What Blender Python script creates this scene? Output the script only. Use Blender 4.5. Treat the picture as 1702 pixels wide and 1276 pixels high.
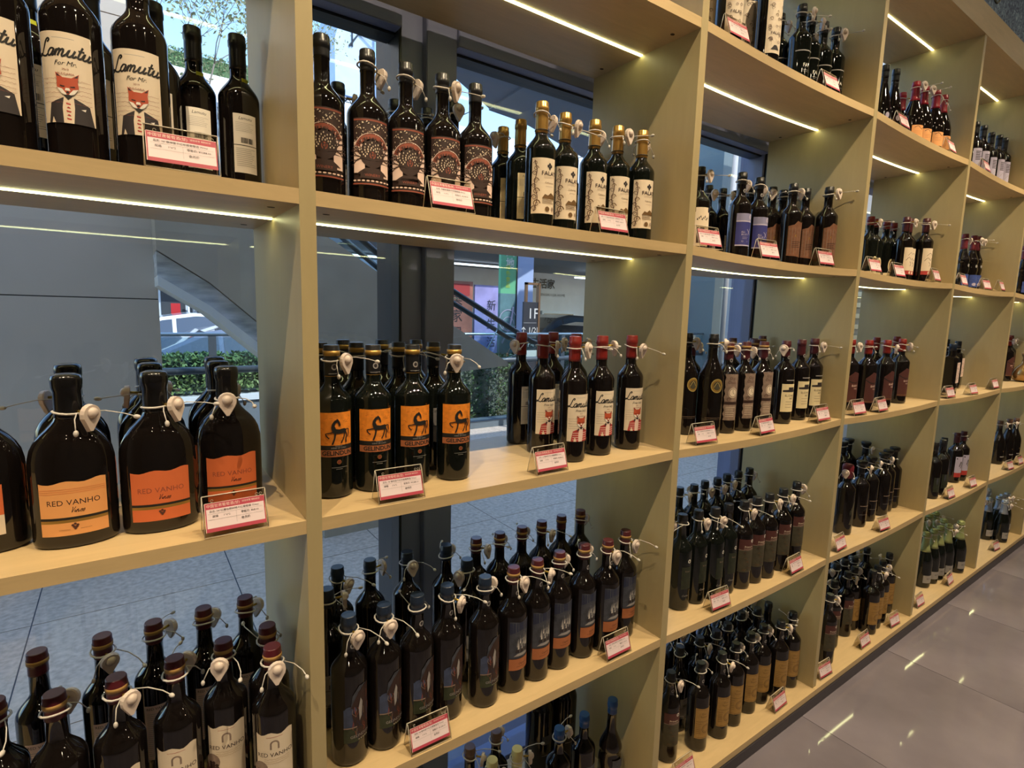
import bpy, bmesh, math, random
from mathutils import Vector, Matrix, Euler
R=random.Random(7)
scene=bpy.context.scene
for o in list(bpy.data.objects): bpy.data.objects.remove(o)
# ---------------------------------------------------------------- camera
cam_d=bpy.data.cameras.new('camera'); cam=bpy.data.objects.new('camera',cam_d); scene.collection.objects.link(cam)
cam_d.sensor_fit='HORIZONTAL'; cam_d.sensor_width=36; cam_d.lens=908.9/1702*36; cam_d.clip_start=.02; cam_d.clip_end=300
r_=Vector((.81844547,-.57396735,.02661743)); u_=Vector((.05322156,.12185365,.99112015)); f_=Vector((.57211404,.80976118,-.13027801))
cam.matrix_world=Matrix(((r_.x,u_.x,-f_.x,-.24386),(r_.y,u_.y,-f_.y,-.96429),(r_.z,u_.z,-f_.z,-.06514),(0,0,0,1)))
scene.camera=cam
# ---------------------------------------------------------------- world, sun, lamps, exposure
scene.view_settings.view_transform='Standard'; scene.view_settings.look='None'
scene.view_settings.exposure=0.46; scene.view_settings.gamma=1
try: scene.view_settings.use_curve_mapping=False
except Exception: pass
world=bpy.data.worlds.new('world'); scene.world=world; world.use_nodes=True
wn=world.node_tree; wn.nodes.clear()
sky=wn.nodes.new('ShaderNodeTexSky'); sky.sky_type='NISHITA'; sky.sun_disc=False
sky.sun_elevation=math.radians(46); sky.sun_rotation=math.radians(150); sky.air_density=1.2; sky.dust_density=.6; sky.ozone_density=2.0
bg=wn.nodes.new('ShaderNodeBackground'); bg.inputs[1].default_value=.40
wo=wn.nodes.new('ShaderNodeOutputWorld'); hs=wn.nodes.new('ShaderNodeHueSaturation'); hs.inputs['Saturation'].default_value=1.05; wn.links.new(sky.outputs[0],hs.inputs['Color']); wn.links.new(hs.outputs[0],bg.inputs[0]); wn.links.new(bg.outputs[0],wo.inputs[0])
sl=bpy.data.lights.new('sun','SUN'); sl.energy=3.6; sl.angle=.01; sl.color=(1,.95,.88)
so=bpy.data.objects.new('sun',sl); scene.collection.objects.link(so)
so.rotation_euler=Vector((-.35,.62,-.72)).to_track_quat('-Z','Y').to_euler()   # light travels away from the shop front
SPOTS=[(x,-.92) for x in (-1.7,-.7,.3,1.3,2.3,3.3,4.3,5.3)]+[(x,-2.6) for x in (-.9,.9,2.7,4.5)]
for i,(x,y) in enumerate(SPOTS):
    L=bpy.data.lights.new('ceiling_spot','SPOT'); L.energy=96 if y>-1 else 3; L.color=(1,.79,.51); L.spot_size=math.radians(84 if y>-1 else 120); L.spot_blend=.55; L.shadow_soft_size=.018
    o=bpy.data.objects.new('ceiling_spot',L); scene.collection.objects.link(o); o.location=(x,y,1.90)
    o.rotation_euler=Vector((0,.22 if y>-1 else .5,-1)).to_track_quat('-Z','Y').to_euler()
LED_STRENGTH=8.5

COL=scene.collection
# ---------------------------------------------------------------- helpers
def srgb(c):
    return tuple(((v/255)/12.92 if v/255<=.04045 else ((v/255+.055)/1.055)**2.4) for v in c)
MATS={}
def mat(name,c,rough=.5,metal=0,emit=None,es=0,coat=0,spec=.5,alpha=1,noise=0,nscale=20,stretch=None,bump=0,bscale=60):
    if name in MATS: return MATS[name]
    m=bpy.data.materials.new(name); m.use_nodes=True; nt=m.node_tree; b=nt.nodes['Principled BSDF']
    c=srgb(c)+(1,); b.inputs['Base Color'].default_value=c; b.inputs['Roughness'].default_value=rough; b.inputs['Metallic'].default_value=metal
    b.inputs['Specular IOR Level'].default_value=spec
    if coat: b.inputs['Coat Weight'].default_value=coat; b.inputs['Coat Roughness'].default_value=.03
    if emit: b.inputs['Emission Color'].default_value=srgb(emit)+(1,); b.inputs['Emission Strength'].default_value=es
    if noise:
        tc=nt.nodes.new('ShaderNodeTexCoord'); mp=nt.nodes.new('ShaderNodeMapping'); n=nt.nodes.new('ShaderNodeTexNoise')
        mp.inputs['Scale'].default_value=stretch or (1,1,1); n.inputs['Scale'].default_value=nscale; n.inputs['Detail'].default_value=5
        cr=nt.nodes.new('ShaderNodeValToRGB'); k=noise
        cr.color_ramp.elements[0].position=.3; cr.color_ramp.elements[1].position=.7
        cr.color_ramp.elements[0].color=tuple(v*(1-k) for v in c[:3])+(1,); cr.color_ramp.elements[1].color=tuple(min(1,v*(1+k)) for v in c[:3])+(1,)
        nt.links.new(tc.outputs['Object'],mp.inputs[0]); nt.links.new(mp.outputs[0],n.inputs['Vector']); nt.links.new(n.outputs['Fac'],cr.inputs[0]); nt.links.new(cr.outputs[0],b.inputs['Base Color'])
    if bump:
        tc=nt.nodes.new('ShaderNodeTexCoord'); n=nt.nodes.new('ShaderNodeTexNoise'); n.inputs['Scale'].default_value=bscale; bp=nt.nodes.new('ShaderNodeBump'); bp.inputs['Strength'].default_value=bump; bp.inputs['Distance'].default_value=.01
        nt.links.new(tc.outputs['Object'],n.inputs['Vector']); nt.links.new(n.outputs['Fac'],bp.inputs['Height']); nt.links.new(bp.outputs[0],b.inputs['Normal'])
    MATS[name]=m; return m
def glass_mat(name,tint=(1,1,1),refl=1.0,rough=0.0):
    if name in MATS: return MATS[name]
    m=bpy.data.materials.new(name); m.use_nodes=True; nt=m.node_tree; nt.nodes.clear()
    t=nt.nodes.new('ShaderNodeBsdfTransparent'); g=nt.nodes.new('ShaderNodeBsdfGlossy'); f=nt.nodes.new('ShaderNodeMath'); ge=nt.nodes.new('ShaderNodeNewGeometry'); dt=nt.nodes.new('ShaderNodeVectorMath'); dt.operation='DOT_PRODUCT'; ab=nt.nodes.new('ShaderNodeMath'); ab.operation='ABSOLUTE'; iv=nt.nodes.new('ShaderNodeMath'); iv.operation='SUBTRACT'; iv.inputs[0].default_value=1; pw=nt.nodes.new('ShaderNodeMath'); pw.operation='POWER'; pw.inputs[1].default_value=5; f.operation='MULTIPLY_ADD'; f.inputs[1].default_value=.94; f.inputs[2].default_value=.045; mx=nt.nodes.new('ShaderNodeMixShader'); o=nt.nodes.new('ShaderNodeOutputMaterial')
    t.inputs[0].default_value=tint+(1,); g.inputs['Roughness'].default_value=rough; g.inputs[0].default_value=(refl,refl,refl,1); nt.links.new(ge.outputs['Incoming'],dt.inputs[0]); nt.links.new(ge.outputs['Normal'],dt.inputs[1]); nt.links.new(dt.outputs['Value'],ab.inputs[0]); nt.links.new(ab.outputs[0],iv.inputs[1]); nt.links.new(iv.outputs[0],pw.inputs[0]); nt.links.new(pw.outputs[0],f.inputs[0])
    nt.links.new(f.outputs[0],mx.inputs[0]); nt.links.new(t.outputs[0],mx.inputs[1]); nt.links.new(g.outputs[0],mx.inputs[2]); nt.links.new(mx.outputs[0],o.inputs[0])
    MATS[name]=m; return m
def box(bm,x0,x1,y0,y1,z0,z1,mi=0):
    v=[bm.verts.new(p) for p in ((x0,y0,z0),(x1,y0,z0),(x1,y1,z0),(x0,y1,z0),(x0,y0,z1),(x1,y0,z1),(x1,y1,z1),(x0,y1,z1))]
    for q in ((0,3,2,1),(4,5,6,7),(0,1,5,4),(1,2,6,5),(2,3,7,6),(3,0,4,7)):
        f=bm.faces.new([v[i] for i in q]); f.material_index=mi
def prism(bm,pts,y0,y1,mi=0):   # pts in x,z, extruded along y
    a=[bm.verts.new((x,y0,z)) for x,z in pts]; b=[bm.verts.new((x,y1,z)) for x,z in pts]; n=len(pts)
    f=bm.faces.new(a); f.material_index=mi; f=bm.faces.new(b[::-1]); f.material_index=mi
    for i in range(n):
        f=bm.faces.new((a[i],b[i],b[(i+1)%n],a[(i+1)%n])); f.material_index=mi
def lathe(bm,prof,seg=24,sx=1,sy=None,mi=0,smooth=True,cx=0,cy=0):
    """prof: (z,r) or (z,rx,ry)"""
    rings=[]
    for p in prof:
        z=p[0]; rx=p[1]; ry=p[2] if len(p)>2 else p[1]
        rings.append([bm.verts.new((cx+rx*math.cos(2*math.pi*i/seg),cy+ry*math.sin(2*math.pi*i/seg),z)) for i in range(seg)])
    for a,b in zip(rings,rings[1:]):
        for i in range(seg):
            f=bm.faces.new((a[i],a[(i+1)%seg],b[(i+1)%seg],b[i])); f.smooth=smooth; f.material_index=mi
    f=bm.faces.new(rings[0][::-1]); f.material_index=mi; f=bm.faces.new(rings[-1]); f.material_index=mi
def tube(bm,pts,r,seg=6,mi=0,closed=False):
    pts=[Vector(p) for p in pts]; n=len(pts); rings=[]
    for i,p in enumerate(pts):
        a=pts[(i-1)%n] if (closed or i>0) else p; b=pts[(i+1)%n] if (closed or i<n-1) else p
        d=(b-a).normalized(); u=d.orthogonal().normalized() if i==0 else (rings_u-d*rings_u.dot(d)).normalized()
        rings_u=u; w=d.cross(u)
        rings.append([bm.verts.new(p+(u*math.cos(2*math.pi*k/seg)+w*math.sin(2*math.pi*k/seg))*r) for k in range(seg)])
    m=n if closed else n-1
    for i in range(m):
        a=rings[i]; b=rings[(i+1)%n]
        for k in range(seg):
            f=bm.faces.new((a[k],a[(k+1)%seg],b[(k+1)%seg],b[k])); f.smooth=True; f.material_index=mi
    if not closed:
        bm.faces.new(rings[0][::-1]).material_index=mi; bm.faces.new(rings[-1]).material_index=mi
def ball(bm,c,r,mi=0,sz=(1,1,1),u=8,v=6):
    ret=bmesh.ops.create_uvsphere(bm,u_segments=u,v_segments=v,radius=r)
    for w in ret['verts']: w.co=Vector((w.co.x*sz[0],w.co.y*sz[1],w.co.z*sz[2]))+Vector(c)
    fs={f for w in ret['verts'] for f in w.link_faces}
    for f in fs: f.smooth=True; f.material_index=mi
def mesh(name,bm,mats):
    bmesh.ops.recalc_face_normals(bm,faces=bm.faces)
    me=bpy.data.meshes.new(name); bm.to_mesh(me); bm.free()
    for m in (mats if isinstance(mats,(list,tuple)) else [mats]): me.materials.append(m)
    return me
def obj(name,me,parent=None,loc=(0,0,0),rot=(0,0,0)):
    o=bpy.data.objects.new(name,me); COL.objects.link(o); o.location=loc; o.rotation_euler=rot
    if parent: o.parent=parent
    return o
def mk(name,fn,mats,parent=None,loc=(0,0,0),rot=(0,0,0)):
    bm=bmesh.new(); fn(bm); return obj(name,mesh(name,bm,mats),parent,loc,rot)
def bxo(name,b,m,parent=None,bevel=0):
    x0,x1,y0,y1,z0,z1=b; cx,cy,cz=(x0+x1)/2,(y0+y1)/2,z0
    bm=bmesh.new(); box(bm,x0-cx,x1-cx,y0-cy,y1-cy,0,z1-z0)
    if bevel: bmesh.ops.bevel(bm,geom=list(bm.edges),offset=bevel,segments=2,affect='EDGES')
    return obj(name,mesh(name,bm,m),parent,(cx,cy,cz))
def tag(o,label=None,cat=None,group=None,kind=None):
    if label: o['label']=label
    if cat: o['category']=cat
    if group: o['group']=group
    if kind: o['kind']=kind
    return o
def thing(name,label,cat,loc=(0,0,0),rz=0,group=None):
    o=obj(name,None,None,loc,(0,0,rz)); o.empty_display_size=.05; return tag(o,label,cat,group)
def structE(name): 
    o=obj(name,None); o['kind']='structure'; return o

# ---------------------------------------------------------------- materials
def wood(name,c,dark=.10,rough=.42,scale=(1,1,1)):
    m=bpy.data.materials.new(name); m.use_nodes=True; nt=m.node_tree; b=nt.nodes['Principled BSDF']; b.inputs['Roughness'].default_value=rough
    tc=nt.nodes.new('ShaderNodeTexCoord'); mp=nt.nodes.new('ShaderNodeMapping'); mp.inputs['Scale'].default_value=scale
    n=nt.nodes.new('ShaderNodeTexNoise'); n.inputs['Scale'].default_value=6; n.inputs['Detail'].default_value=8; n.inputs['Roughness'].default_value=.65; n.inputs['Distortion'].default_value=.6
    cr=nt.nodes.new('ShaderNodeValToRGB'); c=srgb(c)
    cr.color_ramp.elements[0].position=.35; cr.color_ramp.elements[1].position=.68
    cr.color_ramp.elements[0].color=tuple(v*(1-dark*1.4) for v in c)+(1,); cr.color_ramp.elements[1].color=tuple(v*(1+dark*.4) for v in c)+(1,)
    nt.links.new(tc.outputs['Object'],mp.inputs[0]); nt.links.new(mp.outputs[0],n.inputs['Vector']); nt.links.new(n.outputs['Fac'],cr.inputs[0]); nt.links.new(cr.outputs[0],b.inputs['Base Color'])
    MATS[name]=m; return m
M_SHELF=wood('maple_laminate_shelf',(198,172,128),.07,scale=(1,7,7))
M_UP=wood('maple_laminate_upright',(174,158,118),.03,scale=(5,5,1))
M_LED=mat('led_light',(255,250,225),emit=(246,246,178),es=LED_STRENGTH)
M_HOLE=mat('screw_hole_dark',(52,38,24),.8)
M_PLINTH=mat('plinth_dark',(54,52,58),.35)
M_FRAME=mat('window_frame_dark',(112,118,150),.38,noise=.05,nscale=3,stretch=(1,1,.2))
M_FRAME2=mat('window_frame_black',(34,36,40),.3)
M_GLASS=glass_mat('window_glass',(.90,.95,.98),.95)
M_ACRYL=glass_mat('clear_acrylic',(.90,.88,.84),.9,.02)
M_BOTTLE=mat('dark_bottle_glass',(19,15,14),.045,spec=.62)
M_BOTTLEG=mat('green_bottle_glass',(15,18,15),.045,spec=.62)
M_TAGW=mat('tag_white_plastic',(206,190,180),.42)
M_CORD=mat('cord_white',(196,190,184),.5)
M_BRASS=mat('tag_pin_brass',(190,160,70),.3,.7)
def capm(n,c,rough=.32,metal=0): return mat('capsule_'+n,c,rough,metal)
CAP=dict(black=capm('black',(26,26,30)),burg=capm('burgundy',(72,22,30)),red=capm('red',(120,34,30)),gold=capm('gold',(186,146,80),.3,.75),blue=capm('navy',(26,36,54)),
 dred=capm('dark_red',(70,28,34)),cream=capm('cream',(206,196,140)),brown=capm('brown',(92,66,52)),bright=capm('bright_blue',(26,70,130)),crim=capm('crimson',(150,28,46)),
 wine=capm('wine',(104,26,40),.5),lime=capm('lime_foil',(158,166,112),.34,.35),silver=capm('silver_foil',(168,178,194),.28,.55),olive=capm('olive_gold',(138,118,66),.35,.5),wax=capm('black_wax',(20,19,20),.14))
def pm(n,c,rough=.6,metal=0,noise=0,nscale=60): return mat('print_'+n,c,rough,metal,noise=noise,nscale=nscale)
P=dict(cream=pm('cream',(222,206,184)),white=pm('white',(228,222,214)),black=pm('black',(22,20,20)),dk=pm('dark',(44,38,42)),red=pm('red',(168,52,50)),fox=pm('fox',(178,76,48)),
 orange=pm('orange',(226,134,38),noise=.16,nscale=90),peach=pm('peach',(224,158,96)),coral=pm('coral',(206,104,58)),gold=pm('gold',(168,132,66),.35,.5),brown=pm('brown',(78,44,34)),dbrown=pm('dark_brown',(48,28,24)),rbrown=pm('red_brown',(140,70,52)),
 pinkc=pm('pale_pink',(226,200,190)),navy=pm('navy',(34,40,66)),slate=pm('slate',(58,61,72),noise=.35,nscale=70),sky=pm('dusk_blue',(58,68,96),noise=.3,nscale=60),green=pm('meadow',(44,52,34),noise=.3,nscale=80),grey=pm('grey',(150,146,146)),
 oband=pm('orange_band',(164,98,60)),blue=pm('royal_blue',(46,50,124)),lblue=pm('lilac_grey',(132,132,168)),copper=pm('copper',(128,88,68),.45,.25,noise=.2,nscale=80),taupe=pm('taupe',(136,116,104),noise=.25,nscale=90),
 ivory=pm('ivory',(224,208,168)),maroon=pm('maroon',(78,40,37)),rust=pm('rust',(120,52,36)),tan=pm('tan',(158,122,66),noise=.12,nscale=70),dtan=pm('dark_tan',(104,76,40)),olive=pm('olive',(66,62,48),noise=.25,nscale=60),
 lav=pm('lavender',(176,170,196)),bluel=pm('cobalt',(52,74,146),noise=.3,nscale=80),dgreen=pm('dark_green',(34,40,28),noise=.4,nscale=60),yel=pm('yellow_green',(196,206,52)),cardr=pm('card_red',(178,66,84)),cardw=pm('card_white',(226,208,212)),lgold=pm('light_gold',(206,184,110),.35,.5))
PN=list(P.keys())

# ---------------------------------------------------------------- flat print built as thin geometry, optionally wrapped round a bottle
def text_polys(s,size,shear=0,res=2,spacing=1.0,bold=0):
    cu=bpy.data.curves.new('t','FONT'); cu.body=s; cu.size=size; cu.shear=shear; cu.resolution_u=res; cu.align_x='CENTER'; cu.align_y='CENTER'; cu.space_character=spacing; cu.offset=bold
    ob=bpy.data.objects.new('t',cu); me=bpy.data.meshes.new_from_object(ob)
    vs=[(v.co.x,v.co.y) for v in me.vertices]; fs=[tuple(p.vertices) for p in me.polygons]
    bpy.data.objects.remove(ob); bpy.data.curves.remove(cu); bpy.data.meshes.remove(me)
    return vs,fs
class D:
    def __init__(s): s.items=[]
    def poly(s,pts,m): s.items.append((list(pts),[tuple(range(len(pts)))],m)); return s
    def rect(s,u0,v0,u1,v1,m): return s.poly([(u0,v0),(u1,v0),(u1,v1),(u0,v1)],m)
    def ell(s,cu,cv,ru,rv,m,n=20): return s.poly([(cu+ru*math.cos(2*math.pi*i/n),cv+rv*math.sin(2*math.pi*i/n)) for i in range(n)],m)
    def ring(s,cu,cv,r,w,m,a0=0,a1=360,n=20,sv=1):
        vs=[];fs=[]
        for i in range(n+1):
            a=math.radians(a0+(a1-a0)*i/n); vs+=[(cu+r*math.cos(a),cv+r*sv*math.sin(a)),(cu+(r-w)*math.cos(a),cv+(r-w)*sv*math.sin(a))]
            if i: fs.append((2*i-2,2*i,2*i+1,2*i-1))
        s.items.append((vs,fs,m)); return s
    def text(s,t,u,v,size,m,shear=0,spacing=1.0,bold=0,rot=0,res=2):
        vs,fs=text_polys(t,size,shear,res,spacing,bold); c,n=math.cos(rot),math.sin(rot)
        s.items.append(([(u+x*c-y*n,v+x*n+y*c) for x,y in vs],fs,m)); return s
    def stroke(s,pts,w,m,smooth=3,taper=False):
        P_=[Vector(p) for p in pts]
        if smooth>1 and len(P_)>2:
            q=[]
            for i in range(len(P_)-1):
                a=P_[max(i-1,0)];b=P_[i];c=P_[i+1];d=P_[min(i+2,len(P_)-1)]
                for k in range(smooth):
                    t=k/smooth; q.append(.5*((2*b)+(c-a)*t+(2*a-5*b+4*c-d)*t*t+(-a+3*b-3*c+d)*t**3))
            q.append(P_[-1]); P_=q
        vs=[];fs=[]
        for i,p_ in enumerate(P_):
            d=(P_[min(i+1,len(P_)-1)]-P_[max(i-1,0)]); 
            if d.length<1e-9: d=Vector((1,0))
            d.normalize(); ww=w/2*(1-(i/len(P_))*.8 if taper else 1); nn=Vector((-d.y,d.x))*ww
            vs+=[tuple(p_+nn),tuple(p_-nn)]
            if i: fs.append((2*i-2,2*i-1,2*i+1,2*i))
        s.items.append((vs,fs,m)); return s
    def build(s,R=None,ry=None,step=.006,off0=.0004,dof=.000035,thick=False,name='front_label'):
        """R: bottle radius to wrap to; None -> flat in the XZ plane facing -Y"""
        bm=bmesh.new(); used=[]
        for k,(vs,fs,m) in enumerate(s.items):
            b2=bmesh.new(); vv=[b2.verts.new((x,0,y)) for x,y in vs]
            for f in fs:
                try: b2.faces.new([vv[i] for i in f])
                except Exception: pass
            if R:
                us=[v[0] for v in vs]; lo,hi=min(us),max(us); n0=math.ceil(lo/step); n1=math.floor(hi/step)
                for j in range(n0,n1+1):
                    bmesh.ops.bisect_plane(b2,geom=b2.verts[:]+b2.edges[:]+b2.faces[:],plane_co=(j*step,0,0),plane_no=(1,0,0),dist=1e-6)
            if m not in used: used.append(m)
            mi=used.index(m); off=off0+dof*min(k,90)
            mp={}
            for v in b2.verts:
                x,z=v.co.x,v.co.z
                if R:
                    a=x/R; c=(R+off)*math.sin(a), -((ry or R)+off)*math.cos(a)
                    mp[v]=bm.verts.new((c[0],c[1],z))
                else: mp[v]=bm.verts.new((x,-off,z))
            for f in b2.faces:
                try:
                    g=bm.faces.new([mp[v] for v in f.verts]); g.material_index=mi; g.smooth=bool(R)
                except Exception: pass
            b2.free()
        bm.normal_update()
        for f in list(bm.faces):
            c=f.calc_center_median()
            out=Vector((c.x,c.y*( (R or 1)/(ry or R or 1))**2,0)) if R else Vector((0,-1,0))
            if f.normal.dot(out)<0: f.normal_flip()
        me=bpy.data.meshes.new(name); bm.to_mesh(me); bm.free()
        for u in used: me.materials.append(P[u])
        return me
def script_word(d,word,u,v,h,m,w=.0016,slant=.35):
    """hand lettered cursive word, each letter from strokes in a unit cell"""
    G={'L':(1.0,[[(.62,1.55),(.78,1.85),(.55,2.0),(.36,1.7),(.3,.95),(.16,.25),(-.12,.02),(-.28,.18),(-.05,.32),(.4,.06),(.85,-.02),(1.1,.25)]]),
       'a':(.85,[[(.65,.8),(.3,.85),(.08,.4),(.25,0),(.55,.2),(.68,.85),(.62,.25),(.72,0),(.95,.3)]]),
       'm':(1.3,[[(0,.3),(.18,.85),(.15,.0)],[(.15,.5),(.4,.88),(.5,.6),(.45,0)],[(.48,.5),(.75,.88),(.88,.6),(.85,.1),(1.0,0),(1.3,.3)]]),
       'u':(.95,[[(0,.3),(.15,.85),(.1,.2),(.3,0),(.6,.3),(.68,.85),(.62,.2),(.75,0),(1.0,.3)]]),
       't':(.6,[[(.3,1.5),(.2,.3),(.35,0),(.6,.25)],[(0,.95),(.6,1.0)]]),
       'V':(.9,[[(0,1.6),(.2,1.5),(.3,0),(.55,.8),(.8,1.7)]]),'i':(.4,[[(0,.3),(.12,.8),(.1,.1),(.4,.3)]]),'n':(.85,[[(0,.3),(.15,.85),(.1,0)],[(.12,.5),(.42,.88),(.5,.4),(.55,0),(.85,.3)]]),
       'o':(.7,[[(.5,.8),(.15,.6),(.2,.05),(.5,.15),(.5,.75),(.75,.7)]]),'s':(.6,[[(0,.2),(.35,.9),(.45,.3),(.2,0),(.05,.15)]])}
    x=0; tot=sum(G[c][0] for c in word); s=h/1.0
    for c in word:
        adv,st=G[c]
        for t in st: d.stroke([(u+(x-tot/2+a+slant*b)*s,v+b*s) for a,b in t],w,m,smooth=3)
        x+=adv
def fox(d,u,v,s,suit,lady=False):
    """fox-headed figure: head centre (u,v), scale s = head width"""
    def q(pts,m): d.poly([(u+a*s,v+b*s) for a,b in pts],m)
    body='red' if lady else 'dk'
    q([(-.25,-.62),(-.95,-.95),(-1.15,-2.1),(1.25,-2.1),(1.05,-.95),(.3,-.6)],body)
    q([(-.2,-.55),(.28,-.55),(.3,-1.2),(.22,-2.1),(-.28,-2.1),(-.3,-1.2)],'cream' if not lady else 'pinkc')
    if not lady:
        for k in range(5): q([(-.12+.1*(k%2),-.9-.22*k),(.12-.05*(k%2),-.95-.22*k),(.1,-1.03-.22*k),(-.1,-1.0-.22*k)],'red')
        q([(.6,-1.2),(.85,-1.12),(.8,-1.27)],'white'); q([(-.95,-2.1),(-.85,-1.75),(-.72,-2.1)],'cream')
    else:
        for k in range(4):
            q([(-.95,-1.1-.25*k),(1.05,-1.1-.25*k),(1.07,-1.16-.25*k),(-.97,-1.16-.25*k)],'pinkc')
        q([(-.85,-2.1),(-.7,-1.6),(-.5,-2.1)],'cream')
        q([(-.35,-.55),(-.5,-1.0),(-.2,-.75)],'dk'); q([(.38,-.55),(.5,-1.0),(.25,-.75)],'dk')
    q([(-.5,.42),(-.56,.85),(-.2,.55),(.22,.55),(.6,.85),(.52,.4),(.55,0),(.3,-.3),(.02,-.5),(-.28,-.3),(-.52,0)],'fox')
    q([(-.49,.62),(-.52,.8),(-.3,.58)],'dk'); q([(.52,.62),(.56,.8),(.33,.58)],'dk')
    q([(-.5,-.05),(-.25,-.12),(-.1,-.32),(.0,-.5),(-.3,-.38)],'white'); q([(.53,-.05),(.28,-.12),(.13,-.32),(.02,-.5),(.32,-.38)],'white')
    q([(-.12,-.2),(.15,-.2),(.1,-.05),(-.08,-.05)],'white'); q([(-.07,-.36),(.1,-.36),(.06,-.24),(-.04,-.24)],'black'); q([(-.22,-.48),(.02,-.42),(.26,-.48),(.02,-.72)],'black')
    q([(-.35,.1),(-.1,.05),(-.15,.0),(-.35,.02)],'dbrown'); q([(.37,.1),(.12,.05),(.17,.0),(.37,.02)],'dbrown')
def scribble(d,u0,v0,u1,n,dv,m='rbrown',w=.0003,seed=3):
    r=random.Random(seed)
    for k in range(n):
        x=u0+r.random()*.002; pts=[]
        while x<u1: pts.append((x,v0-k*dv+r.uniform(-.0007,.0009))); x+=.0013
        if len(pts)>2: d.stroke(pts,w,m,smooth=1)
def lines(d,u0,u1,v,n,dv,m='grey',h=.0005,seed=1):
    r=random.Random(seed)
    for k in range(n): d.rect(u0,v-k*dv-h,u1-r.random()*(u1-u0)*.3,v-k*dv,m)
def backlab(base='grey',name='Lamutu',w=.021,z0=.06,z1=.168,bc='white'):
    d=D(); d.rect(-w,z0,w,z1,bc); mid=z0+(z1-z0)*.47
    d.text(name,0,z1-.008,.008,'black',shear=.3); lines(d,-w+.004,w-.004,z1-.016,6,.003)
    d.rect(-w,mid-.0006,w,mid+.0006,'black'); r=random.Random(5)
    x=-.008
    while x<.012: q=r.choice((.0005,.0009,.0013)); d.rect(x,mid+.004,x+q,mid+.014,'black'); x+=q+r.choice((.0005,.0009))
    lines(d,-w+.004,w-.003,mid-.006,10,.0035,'grey',.0008); return d
def horse(d,u,v,s,m='black'):
    def q(pts): d.poly([(u+a*s,v+b*s) for a,b in pts],m)
    d.poly([(u+a*s,v+b*s) for a,b in [(-.5,.1),(-.42,-.14),(-.1,-.2),(.3,-.2),(.62,-.12),(.72,.12),(.5,.22),(.1,.16),(-.18,.2),(-.28,.45),(-.2,.7),(-.02,.78),(.02,.62),(.14,.42),(.2,.5),(.12,.8),(.0,.98),(-.08,1.06),(-.12,.98),(-.32,.88),(-.5,.6),(-.55,.3)]],m)
    st=lambda p,w: d.stroke([(u+a*s,v+b*s) for a,b in p],w*s,m,smooth=3)
    st([(-.42,-.05),(-.75,-.15),(-.98,-.2),(-.9,-.42),(-.7,-.6)],.09); st([(-.25,-.15),(-.28,-.5),(-.36,-.8),(-.48,-1.1)],.13)
    st([(.5,-.1),(.48,-.45),(.36,-.75),(.22,-1.0)],.1); st([(.62,-.05),(.72,-.4),(.64,-.7),(.66,-1.0)],.11); st([(.68,.15),(.9,.1),(.92,-.2),(.86,-.5)],.08)
def tree_art(d,u,v,s,m):
    r=random.Random(11)
    def br(x,y,a,l,w,n):
        x2,y2=x+l*math.cos(a),y+l*math.sin(a); d.stroke([(x,y),((x+x2)/2+r.uniform(-.1,.1)*l,(y+y2)/2),(x2,y2)],w,m,smooth=2)
        if n:
            for da in ((-.5,.45) if n<3 else (-.55,0,.55)): br(x2,y2,a+da+r.uniform(-.15,.15),l*.72,w*.68,n-1)
    for a in (15,48,78,102,132,165): br(u,v,math.radians(a),s*.42,s*.075,3)
def swirl(d,u,v,s,m,sg=1):
    pts=[(u+sg*s*(1-t*.8)*math.cos(t*9),v+s*(1-t*.8)*math.sin(t*9)) for t in [i/14 for i in range(15)]]
    d.stroke(pts,s*.30,m,smooth=2,taper=True)

# label designs ------------------------------------------------------------
def wavy(u0,u1,v0,vt,amp=.004,n=10,skew=0):
    top=[(u1-(u1-u0)*i/n,vt+amp*math.sin(i*1.1)+skew*(.5-i/n)) for i in range(n+1)]
    return [(u0,v0),(u1,v0)]+top
LAB={}
def L_lam(lady):
    d=D(); w=.0335; z0,z1=(.055,.175); d.rect(-w,z0,w,z1,'cream'); d.rect(-.012,z1-.0085,.014,z1-.0079,'grey')
    script_word(d,'Lamutu',.0,z1-.032,.0112,'black',.0024); d.text('For Mr.' if not lady else 'Free lady',.002,z1-.041,.0085,'black',shear=.35)
    d.text('2019',.002,z1-.049,.004,'rbrown'); d.text('BULGARIA',.002,z1-.055,.0042,'rbrown')
    scribble(d,-w+.002,z1-.062,w-.003,6 if not lady else 5,.0062,'rbrown' if not lady else 'brown',.00035)
    fox(d,.003,z0+.0475,.0228,'dk',lady); return d
LAB['lamr']=L_lam(False); LAB['lama']=L_lam(True)
d=D(); d.poly(wavy(-.045,.045,.021,.104,.0018,12,.004),'peach'); d.rect(-.045,.0455,.045,.0495,'black'); d.rect(-.045,.041,.045,.0455,'gold')
d.text('RED VANHO',0,.072,.0118,'dbrown',spacing=1.02); script_word(d,'Vinos',.004,.0565,.005,'dbrown',.0007)
for k in range(3): d.rect(-.044,.093-k*.003,.043,.0934-k*.003,'coral')
for (a,b) in ((0,0),(-.003,-.002),(.003,-.002),(-.0015,-.0045),(.0018,-.0045),(0,-.007)): d.ell(a,.0385+b,.0018,.0018,'brown',8)
d.rect(-.02,.030,-.006,.0304,'brown'); d.rect(.006,.030,.02,.0304,'brown'); LAB['flask']=d
d=D(); d.poly(wavy(-.045,.045,.021,.104,.0018,12,.004),'coral'); d.rect(-.045,.0455,.045,.0495,'black'); d.rect(-.045,.041,.045,.0455,'gold')
d.text('RED VANHO',0,.072,.0118,'rbrown',spacing=1.02); script_word(d,'Vinos',.004,.0565,.005,'dbrown',.0007)
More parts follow.
